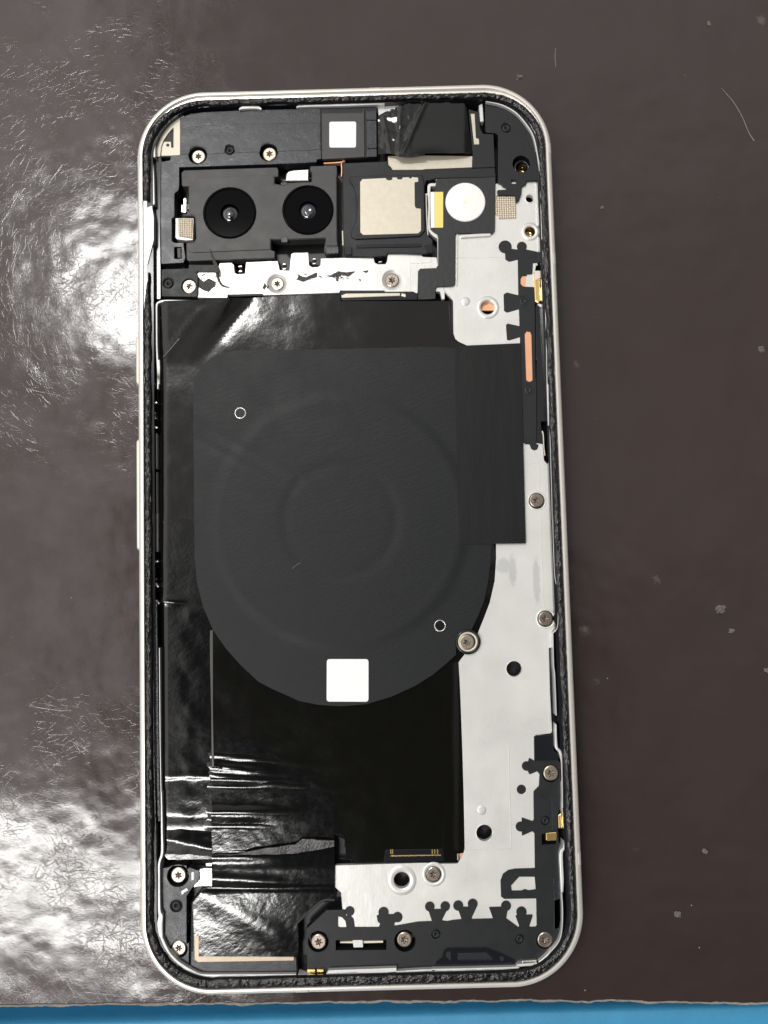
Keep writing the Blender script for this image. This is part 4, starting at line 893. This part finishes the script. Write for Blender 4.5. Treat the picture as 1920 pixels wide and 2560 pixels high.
# ---- bottom cover with its interlocking lugs
m = Mesh()
m.slab('L 1055,1165 1310,1162 1330,1200 1350,1350 1335,1659 R 1315,200 1308,400 1320,620 1330,900 1345,1050 1352,1200 1338,1400 1270,1610 U 1170,560 1090,572 882,580 872,640 0,660 Z 960,2428 860,2432 768,2434 Q 195,1659 190,1420 400,1225 590,1220 600,1285 650,1285 680,1320 692,1402 940,1402 955,1370 930,1345 918,1285 945,1270 1100,1268 1120,1345 1098,1375 1110,1388 1350,1345 1492,1340 1450,1215 1655,1215 R 105,1325 112,1336 160,1340 220,1328 305,1320 262,1192 466,1190 410,1310 420,1318 632,1312 590,1195 792,1188 770,1310 895,1402 905,1392 866,1288 880,1275 1040,1272 1045,1285 1010,1390 1020,1400 1075,1398 1085,1380 1080,1105 750,1110 716,1085 710,920 735,850 790,810 860,796 1066,790 1062,430 1040,408 935,455 930,405 900,360 930,315 930,264 1040,302 1055,288 1052,0 L 1060,1478 1108,1430 1115,1310 1090,1280 1012,1312 990,1272 960,1225 995,1180 1008,1140',
       0.615, 0.45, rad=0.008, bev=0.005,
       holes=['R 820,972 905,880 1065,880 1075,1010 1000,1021 962,1008 928,1023 828,1024', 'Q 520,1292 560,1300 595,1340 606,1404 540,1406 520,1395', ('Q 315,1552', rr(102)), ('Q 1213,1545', rr(106)), ('R 1168,1540', rr(82)), ('L 1234,1304', rr(86)),
              'Q 497,1538 1020,1535 1020,1638 497,1642', ('R 1178,298', rr(50)), ('R 910,1525', rr(50)), ('Q 1535,1475', rr(50)), 'R 1140,440 1288,402 1288,540 1140,548'])
for q, r_ in (('Q 640,1237', 47), ('Q 990,1250', 52), ('Q 1135,1300', 50), ('Q 1470,1190', 48), ('R 137,1187', 48), ('R 272,1180', 50), ('R 422,1162', 50), ('R 768,1182', 50), ('R 928,1245', 52), ('R 918,360', 49), ('L 980,1225', 47)):
    c = flat(q, 0.6165)[0]; m.disc(c, rr(r_), 0.6165, 0.56, bev=0.005)
c = flat('L 928,1467', 0.6)[0]; m.disc(c, rr(46), 0.598, 0.5)
bc = m.build('bottom_cover', M_plastic, phone, label='black moulded cover across the bottom and up the lower right side')
for q in ('R 1178,298', 'R 910,1525', 'Q 1535,1475'): pin(q, 0.612, 46)
screw('Q 318,1555', 0.60, True, r=76); screw('Q 1208,1532', 0.60, True, r=76); screw('R 1174,1535', 0.605, True, r=78); screw('L 1234,1298', 0.605, False, r=78)
m = Mesh(); m.path('Q 540,1560 760,1558 985,1553', [0.02, 0.035, 0.03], 0.56, 0.5); m.build('slot_rail', M_cream, bc)
m = Mesh(); m.slab('Q 668,1536 775,1534 780,1612 680,1614', 0.60, 0.5, bev=0.006); m.build('white_tab', M_lip, bc)
m = Mesh(); m.slab('U 25,640 40,590 100,545 120,470 150,448 560,445 700,495 860,575 868,632', 0.624, 0.60, rad=0.02, bev=0.006, holes=['U 262,512 560,505 618,555 615,578 265,580', ('U 720,565', rr(20)), 'U 150,500 190,495 190,590 140,545']); m.build('microphone_seal', M_gloss, bc)
m = Mesh(); m.slab('U 1265,-40 1330,-60 1340,120 1318,270 1262,272', 0.622, 0.6, rad=0.01).slab('R 1240,60 1300,60 1300,400 1245,400', 0.621, 0.6, rad=0.01).slab('R 1258,900 1325,900 1335,1400 1270,1430', 0.622, 0.6, rad=0.01); m.build('rail', M_plasticL, bc)
m = Mesh(); m.slab('L 1057,920 1080,905 1235,900 1250,885 1258,1060 1310,1105 1310,1165 1060,1165', 0.63, 0.5, rad=0.012); m.build('dark_module', M_gloss, phone)
m = Mesh(); m.slab('R 1180,422 1305,412 1305,505 1205,512 1182,500', 0.605, 0.5, rad=0.01, bev=0.015); m.build('gold_contact', M_gold, phone)
m = Mesh(); m.slab('R 1308,240 1345,215 1360,300 1355,380 1312,378', 0.62, 0.5, rad=0.01, bev=0.015); m.build('gold_contact', M_gold, phone)
m = Mesh(); m.slab('U 930,590 1090,580 1095,618 935,622', 0.68, 0.5, bev=0.02); m.build('steel_tab', M_steel, phone)
m = Mesh(); m.slab('Z 768,2424 788,2424 788,2432 768,2432', 0.66, 0.5, bev=0.005).slab('Z 792,2424 810,2424 808,2431 792,2431', 0.66, 0.5, bev=0.005); m.build('gold_contact', M_gold, phone)

# a part is one piece: split the meshes that were drawn as several separate strips
def split(name):
    for o in [o for o in COL.objects if o.name.split('.')[0] == name and o.type == 'MESH']:
        bm = bmesh.new(); bm.from_mesh(o.data); bm.verts.index_update(); bm.verts.ensure_lookup_table(); seen = set(); groups = []
        for v in bm.verts:
            if v.index in seen: continue
            st = [v]; seen.add(v.index); g = []
            while st:
                a = st.pop(); g.append(a.index)
                for e in a.link_edges:
                    b = e.other_vert(a)
                    if b.index not in seen: seen.add(b.index); st.append(b)
            groups.append(set(g))
        bm.free()
        if len(groups) < 2: continue
        src = o.data
        for k, g in enumerate(groups):
            b2 = bmesh.new(); b2.from_mesh(src); b2.verts.ensure_lookup_table()
            bmesh.ops.delete(b2, geom=[v for v in b2.verts if v.index not in g], context='VERTS')
            me = bpy.data.meshes.new(name); b2.to_mesh(me); b2.free(); me.materials.append(src.materials[0])
            if k == 0: o.data = me
            else:
                n_ = bpy.data.objects.new(name, me); COL.objects.link(n_); n_.parent = o.parent
for nm in ('inner_lip', 'rail', 'embossed_ridge', 'wrap_edge', 'metal_side_clip', 'gasket_bead', 'copper_trace', 'clip', 'moulded_rib', 'side_rail', 'spring_contact', 'side_spring', 'side_clip', 'sealant_bead',
           'contact_clip', 'white_mark', 'steel_tab', 'gold_contact', 'wrap_corner', 'battery_tray_lip', 'bracket_edge', 'adhesive_strand'): split(nm)

# render settings
scene.render.resolution_x = 768; scene.render.resolution_y = 1024
